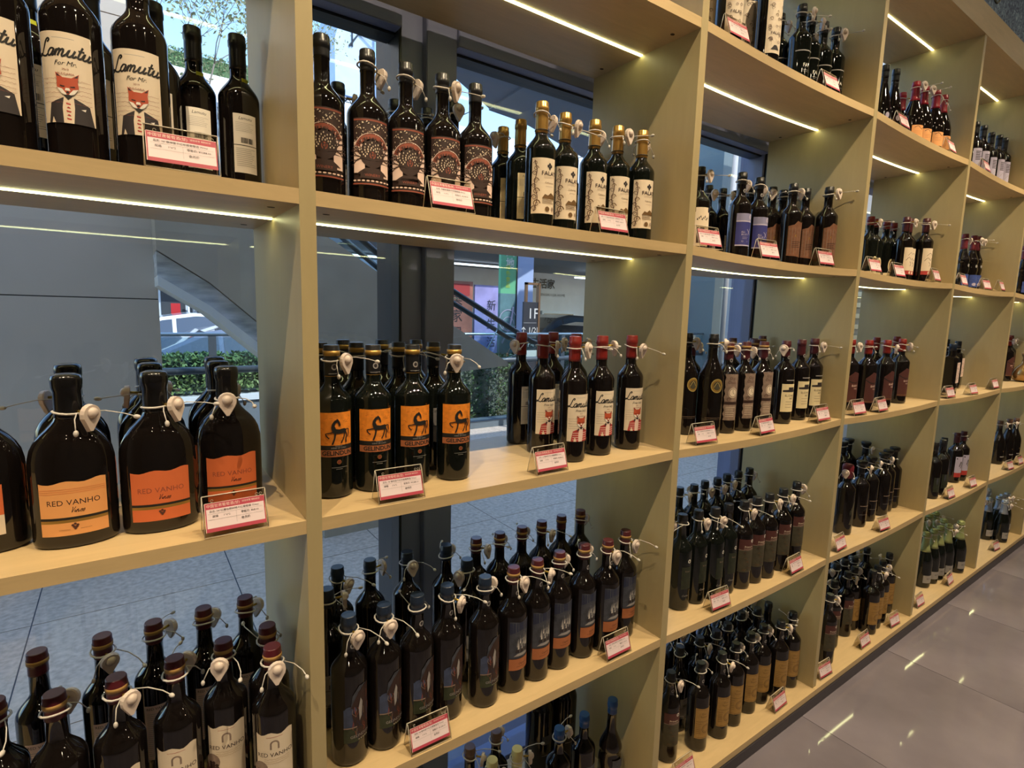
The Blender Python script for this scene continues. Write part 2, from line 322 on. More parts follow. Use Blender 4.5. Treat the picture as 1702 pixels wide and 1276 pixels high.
for (a,b) in ((0,0),(-.003,-.002),(.003,-.002),(-.0015,-.0045),(.0018,-.0045),(0,-.007)): d.ell(a,.0385+b,.0018,.0018,'brown',8)
LAB['flask2']=d
d=D(); d.rect(-.045,.03,.03,.104,'coral'); d.rect(-.045,.028,.03,.058,'cream'); d.text('RED VANHO',-.008,.088,.010,'rbrown'); lines(d,-.04,.015,.054,6,.004,'dk'); LAB['flaskb']=d
d=D(); d.poly(wavy(-.034,.034,.06,.170,.0028,12),'cream'); d.ring(0,.149,.008,.003,'taupe',0,180,12); d.rect(-.008,.139,-.005,.149,'taupe'); d.rect(.005,.139,.008,.149,'taupe')
d.rect(-.014,.163,.014,.1636,'red'); d.text('RED VANHO',0,.128,.0112,'dbrown'); scribble(d,-.02,.119,.026,3,.004,'gold',.0004,5); d.ell(-.026,.10,.014,.016,'taupe',14); d.ell(-.028,.082,.016,.014,'brown',14)
for i in range(8): d.ell(-.03+.006*(i%3),.088+.005*(i//3),.0032,.0032,'dbrown',8)
LAB['rvb']=d
d=D(); d.rect(-.024,.05,.024,.165,'pinkc'); d.text('RED VANHO',0,.158,.0072,'dbrown'); lines(d,-.02,.02,.148,22,.0042,'grey',.0009); LAB['rvbb']=d
d=D(); w=.037; d.rect(-w,.05,w,.176,'dbrown'); d.rect(-w,.171,w,.174,'rbrown'); 
for i in range(70):
    r=random.Random(i); uu=r.uniform(-w+.002,w-.002); vv=r.uniform(.128,.168)
    d.poly([(uu,vv),(uu+r.uniform(.001,.004),vv+r.uniform(.0,.002)),(uu+r.uniform(-.001,.003),vv+r.uniform(.002,.004))],'cream')
d.rect(-w+.002,.072,-.014,.098,'pinkc'); d.rect(.016,.066,w-.002,.092,'pinkc'); d.poly([(-w+.002,.098),(-w+.002,.130),(-.02,.135),(-.012,.1)],'pinkc'); d.poly([(w-.002,.092),(w-.002,.13),(.02,.135),(.012,.095)],'pinkc')
d.ring(0,.112,.034,.009,'rbrown',20,160,16); d.ring(0,.114,.0345,.0012,'pinkc',20,160,16); d.text('RESERVE',0,.150,.0085,'brown'); d.ell(0,.108,.023,.026,'dbrown',20)
for i in range(34):
    a=math.radians(-10+200*i/33); rr=.010+.0125*((i*7)%5)/4; d.ell(rr*math.cos(a)*1.0,.106+rr*math.sin(a)*1.05,.0011,.0019,'cream',6)
tree_art(d,0,.096,.042,'dbrown'); d.ell(0,.106,.0055,.007,'rbrown',12); d.ring(0,.106,.004,.0012,'dbrown',0,360,12)
d.rect(-.005,.078,.005,.1,'dbrown'); d.poly([(-.03,.07),(.03,.07),(.012,.082),(-.012,.082)],'dbrown'); d.rect(-.022,.062,.022,.076,'dbrown'); d.text('WINERY',0,.068,.0075,'rbrown')
for k in range(9): d.ell(-.033+.0082*k,.0575,.0032,.0016,'pinkc',8)
d.rect(-w,.05,w,.0525,'rbrown'); LAB['tree']=d
d=D(); d.rect(-.031,.043,.031,.17,'cream'); 
for k,(a,b,s) in enumerate([(-.022,.158,.005),(-.02,.146,.006),(-.024,.135,.006),(-.02,.118,.007),(-.025,.106,.006),(-.019,.094,.008),(-.024,.08,.007),(-.018,.066,.009),(-.024,.054,.007)]): swirl(d,a,b,s,'dtan' if k%2 else 'brown',1 if k%2 else -1)
d.stroke([(-.024,.165),(-.018,.14),(-.024,.11),(-.016,.08),(-.024,.048)],.0018,'brown')
for q in [(-.004,0),(.004,0),(0,.004),(0,-.004)]: d.ell(.013+q[0],.152+q[1],.003,.0036,'dk',8)
d.rect(.0115,.143,.0145,.148,'dk'); d.text('FALAT',.0125,.135,.0135,'dbrown',spacing=1.05,bold=.0002); lines(d,-.002,.028,.128,2,.003,'taupe'); d.text('Cabernet',.013,.114,.006,'dtan'); lines(d,.004,.024,.106,1,.003,'taupe')
d.poly([(-.005,.078),(.002,.088),(.010,.085),(.018,.092),(.03,.086),(.03,.078)],'dtan'); lines(d,-.004,.03,.076,5,.0022,'dtan',.0008); d.ell(.009,.054,.006,.006,'dtan',14); d.ell(.024,.055,.003,.005,'taupe',10); LAB['fala']=d
LAB['falab']=backlab(name='FALAT',w=.024,z0=.05,z1=.165,bc='ivory')
d=D(); w=.036; d.rect(-w,.108,w,.173,'orange'); d.rect(-w,.099,w,.108,'black'); d.text('RESERVE',.006,.1065,.0036,'grey'); d.text('WINE OF CHILE',.006,.1025,.0042,'grey'); d.rect(-w,.085,w,.0985,'oband'); d.text('GELINDUN',.004,.0917,.0122,'black',spacing=1.0,bold=.0004)
r=random.Random(2)
for i in range(26):
    uu,vv=r.uniform(-w,w-.006),r.uniform(.112,.168); d.stroke([(uu,vv),(uu+.003,vv+r.uniform(-.002,.002)),(uu+.006,vv+r.uniform(-.003,.003))],.0004,'rust',smooth=2)
horse(d,.005,.136,.0235); d.ell(.006,.0745,.0045,.0045,'rust',14); d.ring(.006,.0745,.0045,.0008,'gold',0,360,14); d.rect(-.008,.0635,.022,.0641,'grey'); d.rect(0,.060,.012,.0606,'grey'); LAB['gel']=d
LAB['gelb']=backlab(name='GELINDUN',w=.017,z0=.07,z1=.15,bc='grey')
d=D(); w=.028; d.rect(-w+.002,.055,w,.09,'green'); d.rect(-w+.002,.09,w,.13,'sky'); d.ell(-.012,.128,.012,.009,'sky',14); d.poly([(-.012,.13),(0,.16),(.012,.172),(.03,.176),(.03,.06),(.004,.06),(-.004,.09)],'dbrown')
r=random.Random(4)
for i in range(30):
    uu,vv=r.uniform(-.008,.029),r.uniform(.075,.172); 
    if vv<.13+ (uu+.012)*1.1: d.stroke([(uu,vv),(uu+r.uniform(-.004,.004),vv-.008),(uu+r.uniform(-.002,.006),vv-.016)],.0009,r.choice(['taupe','rbrown','navy','dk']),smooth=2)
d.poly([(.004,.13),(.009,.15),(.013,.14),(.011,.11),(.006,.10)],'grey'); d.poly([(-.012,.132),(-.004,.15),(.004,.165),(.016,.175),(.024,.178),(.006,.178),(-.008,.16)],'slate')
d.text('GELINDUN',.008,.068,.0085,'grey'); d.text('* * * * *',.014,.058,.007,'cream'); d.rect(-w+.002,.088,.0,.0905,'taupe'); LAB['gali']=d
d=D(); w=.031; d.poly(wavy(-w,w,.094,.190,.0015,8),'slate'); d.rect(-w,.150,w,.188,'navy'); d.poly([(-w,.15),(w,.15),(w,.16),(0,.168),(-w,.158)],'slate')
r=random.Random(9)
for i in range(12):
    uu=-.012+.0027*i; vv=.115+.02*r.random(); hh=.012+.02*r.random(); d.poly([(uu,vv),(uu+.0026,vv),(uu+.0018,vv+hh)],'white' if i%2 else 'grey')
d.poly([(-.016,.11),(.022,.11),(.018,.118),(-.014,.118)],'dk'); d.stroke([(-.004,.108),(-.004,.156)],.0006,'grey'); d.stroke([(.008,.108),(.008,.162)],.0006,'grey'); d.poly([(-.02,.100),(.026,.1),(.015,.108),(-.01,.107)],'grey')
d.text('UNITED',.006,.143,.006,'grey'); d.rect(-w,.063,w,.093,'oband'); d.text('Captain',.004,.08,.007,'dbrown',shear=.3); d.rect(-.012,.0715,.018,.0722,'dbrown'); d.rect(-w,.0935,w,.095,'dk'); LAB['ship']=d
LAB['darkb']=backlab(name='750ml',w=.02,z0=.06,z1=.13,bc='grey')
d=D(); w=.033; d.rect(-w,.15,w,.1535,'grey'); d.text('FA',.004,.105,.017,'white'); d.text('A',.014,.13,.009,'grey'); d.rect(-.008,.09,.02,.0908,'grey'); d.rect(-.008,.085,.02,.0856,'grey'); LAB['fab']=d
d=D(); w=.03; d.poly(wavy(-w,w,.03,.205,.003,8),'cream'); r=random.Random(21)
for i in range(26): swirl(d,r.uniform(-.022,.022),r.uniform(.06,.195),r.uniform(.003,.006),r.choice(['dtan','taupe','brown']),r.choice([1,-1]))
d.text('FALAT',0,.085,.012,'dbrown'); d.poly([(-.014,.04),(.014,.04),(.004,.052),(-.004,.052)],'dk'); LAB['orn']=d
d=D(); w=.03; d.rect(-w,.05,w,.12,'cream'); d.rect(-w+.006,.16,w-.01,.175,'cream'); d.poly([(-w,.12),(w,.12),(w-.004,.16),(-w+.004,.16)],'cream'); d.rect(-.018,.06,.008,.11,'dbrown')
for i in range(8): d.poly([(-.02+.005*i,.135+.004*(i%3)),(-.017+.005*i,.142+.004*(i%3)),(-.015+.005*i,.133+.004*(i%3))],'black')
LAB['fig']=d
d=D(); w=.031; d.rect(-w,.062,w,.066,'lav'); d.rect(-w,.066,w,.142,'blue'); d.rect(-w,.142,w,.146,'lav'); d.rect(-w,.146,w,.17,'lblue'); d.ell(.022,.16,.008,.008,'lav',14); d.text('B',.022,.16,.008,'navy')
d.stroke([(.008,.118),(.024,.100)],.0016,'lav'); d.stroke([(.022,.120),(.012,.098)],.0016,'lav'); d.text('ALL',-.006,.108,.009,'lav'); d.text('BLUE',-.002,.10,.009,'lav')
lines(d,-.008,.016,.092,3,.003,'lav'); d.text('12',-.008,.077,.008,'lav'); d.text('X',.012,.077,.008,'lav'); LAB['blue']=d
d=D(); w=.032; d.poly([(-w,.045),(w,.04),(w,.17),(.02,.162),(.0,.168),(-.012,.155),(-w,.15)],'copper')
for i in range(6): d.rect(-w+.004+.01*i,.05,-w+.0055+.01*i,.145,'taupe')
d.text('K',-.004,.115,.014,'gold'); lines(d,-.016,.02,.095,4,.006,'dbrown',.002); LAB['copp']=d
d=D(); d.ell(.003,.165,.021,.023,'gold',22); d.ring(.003,.165,.021,.003,'lgold',0,360,22,1.08); d.ell(.003,.165,.013,.014,'olive',16); d.stroke([(-.008,.16),(.003,.176),(.014,.16)],.002,'lgold'); d.rect(-.03,.06,.03,.0607,'taupe'); d.rect(-.03,.055,.03,.0554,'taupe'); LAB['medal']=d
d=D(); w=.024
pts=[(-w,.045)]+[(w,.045)]+[(w,.20)]+[( -w+.004*math.sin(i*1.3)**2,.20-.155*i/14) for i in range(15)]
d.poly(pts,'taupe'); d.ell(.005,.138,.015,.017,'cream',20); d.ring(.005,.138,.0135,.0018,'brown',0,360,20,1.1); d.stroke([(.005,.138),(.005,.149)],.0013,'black'); d.stroke([(.005,.138),(.011,.133)],.0013,'black')
d.text('Old',0,.186,.012,'maroon'); d.text('Clock',0,.172,.012,'maroon'); d.rect(-w+.002,.098,w,.108,'dbrown'); lines(d,-.016,.018,.09,6,.006,'cream',.0012); swirl(d,-.008,.115,.007,'brown'); LAB['clock']=d
d=D(); w=.028; d.rect(-w,.045,w,.148,'ivory'); d.rect(-.014,.16,.024,.1635,'grey'); d.poly([(-.024,.118),(-.024,.125),(-.004,.127),(-.004,.136),(.022,.136),(.022,.127),(.026,.127),(.026,.118)],'dk'); d.text('ELIZABE',.003,.105,.0105,'black'); d.text('ART',.010,.094,.0105,'black'); lines(d,-.012,.024,.083,3,.01,'taupe',.0012); LAB['eliz']=d
d=D(); d.text('Cuvee',.008,.052,.009,'grey',shear=.3); d.ell(.018,.168,.006,.0065,'white',12); d.ell(.018,.168,.0035,.004,'dk',10); d.rect(-.008,.075,.03,.15,'dgreen'); d.text('Rosso',.012,.135,.007,'taupe'); LAB['dkg']=d
d=D(); w=.031; d.rect(-w,.145,w,.185,'maroon'); d.rect(-w,.145,w,.147,'taupe'); d.rect(-w,.065,w,.145,'olive'); d.ell(.018,.178,.006,.006,'white',12); d.ell(.018,.178,.0035,.0035,'dk',10); d.text('Primaro',.004,.158,.010,'cream'); d.rect(-.014,.150,.024,.1508,'cream')
r=random.Random(8)
for i in range(16): uu,vv=r.uniform(-.026,.02),r.uniform(.07,.135); d.stroke([(uu,vv),(uu+.005,vv+.004),(uu+.009,vv-.002)],.0012,r.choice(['brown','dtan','dgreen']),smooth=2)
LAB['brn']=d
d=D(); w=.031; d.rect(-w,.052,w,.165,'tan'); d.ring(.010,.088,.017,.0022,'dtan',0,360,20); d.ring(.010,.088,.012,.0015,'dtan',0,360,20); d.text('Don',0,.145,.010,'dtan'); d.text('Ramiro',0,.134,.009,'dtan'); d.rect(-w+.002,.116,w-.002,.1172,'dtan'); d.rect(-w+.002,.16,w-.002,.1612,'dtan'); d.rect(-w+.002,.056,w-.002,.0572,'dtan'); lines(d,-.028,-.008,.108,6,.007,'dtan',.0012); LAB['gold']=d
d=D(); d.rect(-.028,.05,.028,.12,'cream'); swirl(d,.005,.095,.012,'brown'); d.rect(-.016,.068,.02,.070,'brown'); d.ell(0,.145,.010,.012,'lav',12); LAB['tall']=d
d=D(); d.rect(-.03,.04,.03,.10,'peach'); d.stroke([(-.02,.09),(-.005,.096),(.012,.084),(.024,.094)],.002,'dk'); lines(d,-.018,.02,.075,3,.006,'brown'); LAB['burg']=d
d=D(); d.ell(.004,.085,.016,.032,'ivory',20); d.ell(.004,.085,.011,.024,'gold',18); d.ell(.004,.09,.006,.010,'brown',12); d.rect(-.03,.03,.03,.05,'ivory'); LAB['ovl']=d
d=D(); d.rect(-.03,.055,.03,.165,'cream'); d.stroke([(-.02,.105),(-.005,.12),(.01,.108),(.024,.122)],.002,'brown'); d.stroke([(-.012,.128),(.005,.142),(.022,.13)],.0016,'brown'); d.stroke([(.0,.10),(.01,.09),(.004,.08)],.002,'brown'); d.rect(-.03,.04,.03,.058,'red'); d.ell(.006,.049,.006,.007,'cream',12); LAB['hill']=d
d=D(); w=.03; d.poly([(-w,.035),(w,.035),(w,.16),(.0,.168),(-w,.14)],'maroon'); d.stroke([(-w,.135),(-.01,.122),(.014,.121),(w,.13)],.0035,'black'); d.text('BARY',.006,.107,.012,'pinkc'); d.text('Valle',.010,.095,.009,'pinkc',shear=.3); d.rect(-w,.04,w,.0412,'gold'); LAB['redb']=d
d=D(); w=.028; d.rect(-w,.05,w,.17,'pinkc'); lines(d,-w,w,.15,7,.014,'brown',.006); LAB['bcr']=d
d=D(); d.rect(-.02,.1,.03,.103,'taupe'); d.rect(-.02,.06,.03,.0607,'grey'); LAB['tcork']=d
d=D(); d.poly([(-.006,.05),(.026,.05),(.026,.155),(.012,.15),(.0,.12),(.003,.09)],'olive'); d.ell(-.004,.105,.004,.012,'dgreen',10); LAB['redc']=d
d=D(); d.rect(-.02,.04,.025,.12,'dgreen'); d.ell(-.002,.1,.006,.02,'slate',10); LAB['grn']=d
d=D(); d.rect(-.028,.04,.028,.17,'lav'); lines(d,-.016,.016,.155,6,.008,'dk',.004); d.stroke([(-.02,.07),(.005,.095),(.022,.08)],.002,'grey'); LAB['whl']=d
d=D(); d.rect(-.03,.03,.03,.10,'bluel'); d.ell(.0,.045,.014,.009,'lav',12); d.ell(.0,.15,.006,.009,'grey',10); LAB['wave']=d
d=D(); d.rect(-.03,.07,.03,.18,'pinkc'); r=random.Random(31)
for i in range(14): uu,vv=r.uniform(-.026,.02),r.uniform(.078,.168); d.poly([(uu,vv),(uu+.008,vv+.002),(uu+.004,vv+.010)],'dk')
LAB['rect']=d
d=D(); d.rect(-.028,.055,.028,.16,'lav'); d.rect(-.028,.035,.028,.062,'red'); d.stroke([(-.004,.10),(.006,.13),(.012,.11),(.004,.09)],.006,'dk'); d.ell(-.02,.148,.004,.004,'dk',10); LAB['silh']=d
d=D(); d.rect(-.02,.05,.02,.056,'grey'); d.text('V',.0,.09,.016,'gold'); LAB['dkv']=d
d=D(); d.rect(-.032,.03,.032,.075,'grey'); d.text('BRUT',0,.055,.010,'dk'); LAB['chg']=d; LAB['chs']=d
d=D(); d.rect(-.02,.08,.02,.083,'taupe'); d.rect(-.02,.12,.02,.15,'slate'); LAB['plain']=d

# ---------------------------------------------------------------- bottles
KD={'lamr': (0.32, 0.0365), 'lama': (0.32, 0.0365), 'flask': (0.265, 0.055), 'rvb': (0.32, 0.0375), 'tree': (0.315, 0.041), 'fala': (0.305, 0.037), 'gel': (0.302, 0.038), 'gali': (0.318, 0.0375), 'ship': (0.318, 0.0375), 'fab': (0.31, 0.037), 'orn': (0.31, 0.038), 'blue': (0.31, 0.037), 'copp': (0.305, 0.037), 'fig': (0.31, 0.037), 'medal': (0.33, 0.04), 'clock': (0.305, 0.037), 'eliz': (0.305, 0.037), 'dkg': (0.315, 0.037), 'brn': (0.315, 0.037), 'gold': (0.315, 0.0375), 'tall': (0.36, 0.036), 'burg': (0.29, 0.041), 'ovl': (0.3, 0.04), 'hill': (0.31, 0.037), 'redb': (0.305, 0.038), 'bcr': (0.3, 0.037), 'tcork': (0.31, 0.04), 'redc': (0.32, 0.038), 'grn': (0.31, 0.038), 'whl': (0.31, 0.037), 'wave': (0.33, 0.036), 'rect': (0.28, 0.036), 'silh': (0.3, 0.038), 'dkv': (0.3, 0.04), 'chg': (0.32, 0.043), 'chs': (0.3, 0.04), 'cream': (0.3, 0.037), 'bigd': (0.36, 0.045), 'bcap': (0.3, 0.037), 'twist': (0.33, 0.037), 'dec': (0.2, 0.07), 'plainb': (0.3, 0.036), 'brc': (0.3, 0.036)}
def prof_bord(h,r,sh=.63,nk=.76,nr=.0146,punt=True):
    p=[(0,r*.86),(.002,r*.94),(.006,r*.99),(.012,r)]
    p+=[(h*sh,r)]
    n=8
    for i in range(1,n+1):
        t=i/n; z=h*(sh+(nk-sh)*t); k=(math.cos(t*math.pi)+1)/2; k=k**.82; p.append((z,nr+(r-nr)*k))
    p+=[(h*.93,nr*.97),(h*.931,nr*1.02),(h*.965,nr*1.02),(h*.97,nr*.98),(h*.995,nr*.97)]
    return p
SH=dict(burg=(.42,.80),tall=(.45,.82),chg=(.42,.82),chs=(.42,.82),wave=(.5,.75),dkv=(.45,.78),medal=(.55,.80),bigd=(.62,.8),tree=(.60,.74),twist=(.5,.72))
CAPK=dict(lamr='black',lama='red',rvb='burg',tree='black',fala='gold',gel='black',gali='blue',ship='dred',fab='black',orn='black',blue='black',copp='black',fig='black',medal='black',clock='dred',eliz='dred',dkg='black',brn='black',gold='black',
 tall='black',burg='crim',ovl='red',hill='dred',redb='red',tcork='black',redc='wine',grn='black',whl='black',wave='wine',rect='blue',silh='dred',dkv='brown',chg='lime',chs='silver',cream='cream',bigd='black',bcap='bright',twist='bright',brc='brown',bcr='black')
CAPZ=dict(lamr=.80,lama=.80,fala=.765,gel=.80,burg=.72,chg=.65,chs=.67,tall=.86,redb=.80,clock=.80,eliz=.80,hill=.78,wave=.74,whl=.80,silh=.8,fig=.86,gold=.88,brn=.88,dkg=.9,cream=.82,redc=.82,tcork=.80)
MESH={}
def tag_meshes():
    bm=bmesh.new()   # rounded drop-shaped body, dome, pin ; local origin at neck axis, tag stands off along +X
    pts=[]
    for i in range(9): a=math.pi*i/8+math.pi/2*0; pts.append((.0135*math.cos(a),.0135*math.sin(a)))
    pts+=[(-.0125,-.006),(-.002,-.024),(.002,-.024),(.0125,-.006)]
    f0=[bm.verts.new((.030,x,z)) for x,z in pts]; f1=[bm.verts.new((.036,x*.93,z*.93)) for x,z in pts]; fm=[bm.verts.new((.0285,x*.9,z*.9)) for x,z in pts]
    n=len(pts)
    for a,b in ((fm,f0),(f0,f1)):
        for i in range(n): bm.faces.new((a[i],a[(i+1)%n],b[(i+1)%n],b[i]))
    bm.faces.new(f1); bm.faces.new(fm[::-1]); ball(bm,(.036,0,.002),.0075,sz=(.8,1,1),u=10,v=6)
    tube(bm,[(.0155,0,.002),(.030,0,.002)],.0022,6,1)
    tagm=mesh('anti_theft_tag',bm,[M_TAGW,M_BRASS])
    bm=bmesh.new()
    tube(bm,[(.0172*math.cos(2*math.pi*i/14),.0172*math.sin(2*math.pi*i/14),.001*math.sin(4*math.pi*i/14)) for i in range(14)],.0016,5,closed=True)
    tube(bm,[(.010,.0155,0),(.030,.026,.002),(.052,.034,-.001),(.066,.036,-.004)],.0009,4); ball(bm,(.069,.0362,-.0045),.0032,sz=(1.7,1,1))
    tube(bm,[(.0165,-.004,0),(.026,-.016,-.006),(.034,-.022,-.020)],.0009,4); ball(bm,(.035,-.0225,-.023),.0030,sz=(1,1,1.5))
    cordm=mesh('cord',bm,[M_CORD]); return tagm,cordm
TAGM,CORDM=tag_meshes()
def kind_meshes(k):
    if k in MESH: return MESH[k]
    h,r=KD[k]; out={}
    bm=bmesh.new()
    if k=='flask':
        z=[(0,.90),(.002,.95),(.006,.99),(.012,1.0),(.118,1.0),(.135,.985),(.15,.93),(.162,.83),(.172,.70),(.180,.56),(.187,.45),(.193,.37)]
        prof=[(a,.0545*b,.0335*min(1,(b*1.08 if b<.9 else b)) if b>.45 else .0545*b*.9) for a,b in z]+[(.20,.0175,.0175),(.262,.0155,.0155)]
        lathe(bm,prof,36)
        out['body']=mesh('glass_body',bm,M_BOTTLE)
        bm=bmesh.new(); lathe(bm,[(.196,.0178),(.20,.0188),(.205,.0182),(.238,.0178),(.244,.0196),(.256,.0200),(.262,.0185),(.2648,.012)],20); out['cap']=mesh('capsule',bm,CAP['wax'])
        out['tz']=.205
    elif k=='rect':
        pr=[(0,.030),(.005,.034),(.19,.035),(.205,.03),(.215,.018),(.27,.016),(h*.99,.016)]
        for z in [0]:
            rings=[]
            for (zz,q) in pr:
                n=16; ring=[]
                for i in range(n):
                    a=2*math.pi*(i+.5)/n; e=.35 if zz<.206 else 1
                    cx=math.copysign(abs(math.cos(a))**e,math.cos(a)); cy=math.copysign(abs(math.sin(a))**e,math.sin(a)); ring.append(bm.verts.new((q*cx,q*cy,zz)))
                rings.append(ring)
            for a_,b_ in zip(rings,rings[1:]):
                for i in range(16): bm.faces.new((a_[i],a_[(i+1)%16],b_[(i+1)%16],b_[i]))
            bm.faces.new(rings[0][::-1]); bm.faces.new(rings[-1])
        out['body']=mesh('glass_body',bm,M_BOTTLE); bm=bmesh.new(); lathe(bm,[(.24,.0172),(.26,.0175),(h*.985,.0175),(h,.014)],16); out['cap']=mesh('capsule',bm,CAP['blue']); out['tz']=.235
    elif k=='dec':
        lathe(bm,[(0,.04),(.01,.062),(.05,.068),(.09,.055),(.12,.026),(.16,.02),(.18,.028),(.19,.028)],24); out['body']=mesh('glass_body',bm,mat('gold_ceramic',(176,140,90),.2,.7)); bm=bmesh.new(); lathe(bm,[(.185,.029),(.195,.03),(.2,.01)],16); out['cap']=mesh('stopper',bm,CAP['gold']); out['tz']=.14
    else:
        sh,nk=SH.get(k,(.63,.76)); nr=.0146 if k not in('chg','chs') else .0160
        pr=prof_bord(h,r,sh,nk,nr)
        if k in('wave','twist'):
            pr=[(z,(q*(1-.10*math.sin(z/h*16)**2) if q>.02 else q)) for z,q in [(0,r*.9),(.006,r)]+[(h*.5*i/12+.006,r) for i in range(1,13)]]+[p_ for p_ in pr if p_[0]>h*.52]
        seg=28
        lathe(bm,pr,seg); out['body']=mesh('glass_body',bm,M_BOTTLEG if k in('fala','fab','gel','dkg','chg','chs','ovl') else M_BOTTLE)
        cz=CAPZ.get(k,.87); bm=bmesh.new(); cr=nr*1.09
        def rad(z):
            for a,b in zip(pr,pr[1:]):
                if a[0]<=z<=b[0]: return a[1]+(b[1]-a[1])*(z-a[0])/(b[0]-a[0]+1e-9)
            return nr
        zs=[h*(cz+(.925-cz)*i/6) for i in range(7)] if cz<.9 else [h*cz,h*.925]
        cp=[(z,max(rad(z),nr*.97)+.0008) for z in zs]
        if k in('chg','chs'): cp+=[(h*.93,nr*1.25),(h*.955,nr*1.28),(h*.96,nr*1.05),(h*.968,nr*1.15),(h*.99,nr*1.1),(h,nr*.7)]
        elif k=='tcork': cp+=[(h*.93,nr*1.12),(h*.935,nr*1.2),(h*.94,nr*1.45),(h*.985,nr*1.65),(h,nr*1.4)]
        elif k=='redc': cp=[(h*.80,nr*1.2),(h*.81,nr*1.5),(h*.96,nr*1.6),(h*.99,nr*1.4),(h,nr*.9)]
        else: cp+=[(h*.93,nr*1.1),(h*.962,nr*1.12),(h*.966,nr*1.06),(h*.994,nr*1.05),(h,nr*.97)]
        mats=[CAP[CAPK.get(k,'black')]]
        lathe(bm,cp,20)
        if k=='gel':
            mats.append(P['gold']); lathe(bm,[(h*.93,nr*1.13),(h*.964,nr*1.15)],20,mi=1)
        if k=='fala': mats.append(P['black']); lathe(bm,[(h*.785,nr*1.14),(h*.79,nr*1.14)],20,mi=1)
        if k in('rvb','ship','clock'): mats.append(P['tan']); lathe(bm,[(h*.934,nr*1.125),(h*.958,nr*1.14)],20,mi=1)
        if k in('gali','ship','gold','brn','blue','clock','eliz','tall') :
            pass
        out['cap']=mesh('capsule',bm,mats); out['tz']=h*.905
    key={'flask':'flask'}.get(k,k)
    lw=r
    if k in('flask',):
        out['front']=LAB['flask'].build(.0545,.0335,step=.004); out['front2']=LAB['flask2'].build(.0545,.0335,step=.004); out['back']=LAB['flaskb'].build(.0545,.0335,step=.004,name='back_label')
    elif k in('dec',): pass
    elif k=='rect': out['front']=LAB['rect'].build(None,off0=.0352)
    else:
        out['front']=LAB.get(k,LAB['plain']).build(r if k not in('wave','twist') else r+.0005)
        bl={'lamr':'lb','lama':'lb','rvb':'rvbb','fala':'falab','gel':'gelb'}.get(k,'darkb')
        if bl=='lb': out['back']=backlab().build(r,name='back_label')
        else: out['back']=LAB[bl].build(r,name='back_label')
    if k=='lamr':
        dd=D(); dd.rect(-.007,h*.72,.007,h*.745,'yel'); out['sticker']=dd.build(.0195,name='sticker')
    if k in('gel','gali','eliz','ship','gold','blue','clock','brn'):
        dd=D(); zc=h*.86 if k=='gel' else h*.80; dd.ell(.003,zc,.0058,.0065,'grey',14); dd.ell(.003,zc,.0035,.004,'dk',12); 
        if k=='gel': dd.rect(-.008,zc-.014,.014,zc-.0128,'grey'); dd.rect(-.02,zc-.019,.02,zc-.018,'gold')
        out['seal']=dd.build(.0150,name='neck_seal')
    MESH[k]=out; return out
DESC=dict(lamr='black capped bottle with suited fox label',lama='red capped bottle with fox label',flask='broad flask bottle with orange label',rvb='burgundy capped bottle with cream label',tree='dark bottle with brown tree label',fala='gold capped bottle with scrollwork label',
 gel='dark bottle with orange horse label',gali='navy capped bottle with landscape label',ship='maroon capped bottle with ship label',fab='black bottle with white letters',orn='dark bottle with ornate cream label',blue='dark bottle with royal blue label',copp='dark bottle with copper label',
 fig='dark bottle with patchy cream label',medal='black bottle with gold oval medallion',clock='dark bottle with clock face label',eliz='dark bottle with ivory mansion label',dkg='black bottle with dark green label',brn='dark bottle with maroon and olive label',gold='dark bottle with tan label',
 tall='tall slim bottle with cream label',burg='crimson capped sloping bottle',ovl='red capped bottle with oval label',hill='maroon capped bottle with cream and red label',redb='red capped bottle with maroon label',tcork='black bottle with flared stopper',redc='bottle with plum dome cap',
 grn='plain near black bottle',whl='black capped bottle with lavender label',wave='wavy red capped bottle with cobalt label',rect='square blue capped bottle with patterned label',silh='maroon capped bottle with silhouette label',dkv='brown capped sloping black bottle',
 chg='sparkling bottle in lime foil',chs='sparkling bottle in silver foil',cream='cream capped dark bottle',bigd='large black bottle',bcap='bright blue capped bottle',twist='ribbed bright blue capped bottle',brc='brown capped dark bottle',dec='squat gold ceramic wine jug')
BAY={0:'leftmost bay',1:'second bay',2:'third bay',3:'fourth bay',4:'fifth bay',5:'sixth bay'}
LEV={1:'top shelf',2:'upper shelf',3:'middle shelf',4:'lower shelf',5:'bottom shelf'}
ORD=['first','second','third','fourth','fifth','sixth','seventh','eighth','ninth','tenth','eleventh','twelfth','thirteenth','fourteenth','fifteenth','sixteenth','seventeenth','eighteenth','nineteenth','twentieth']
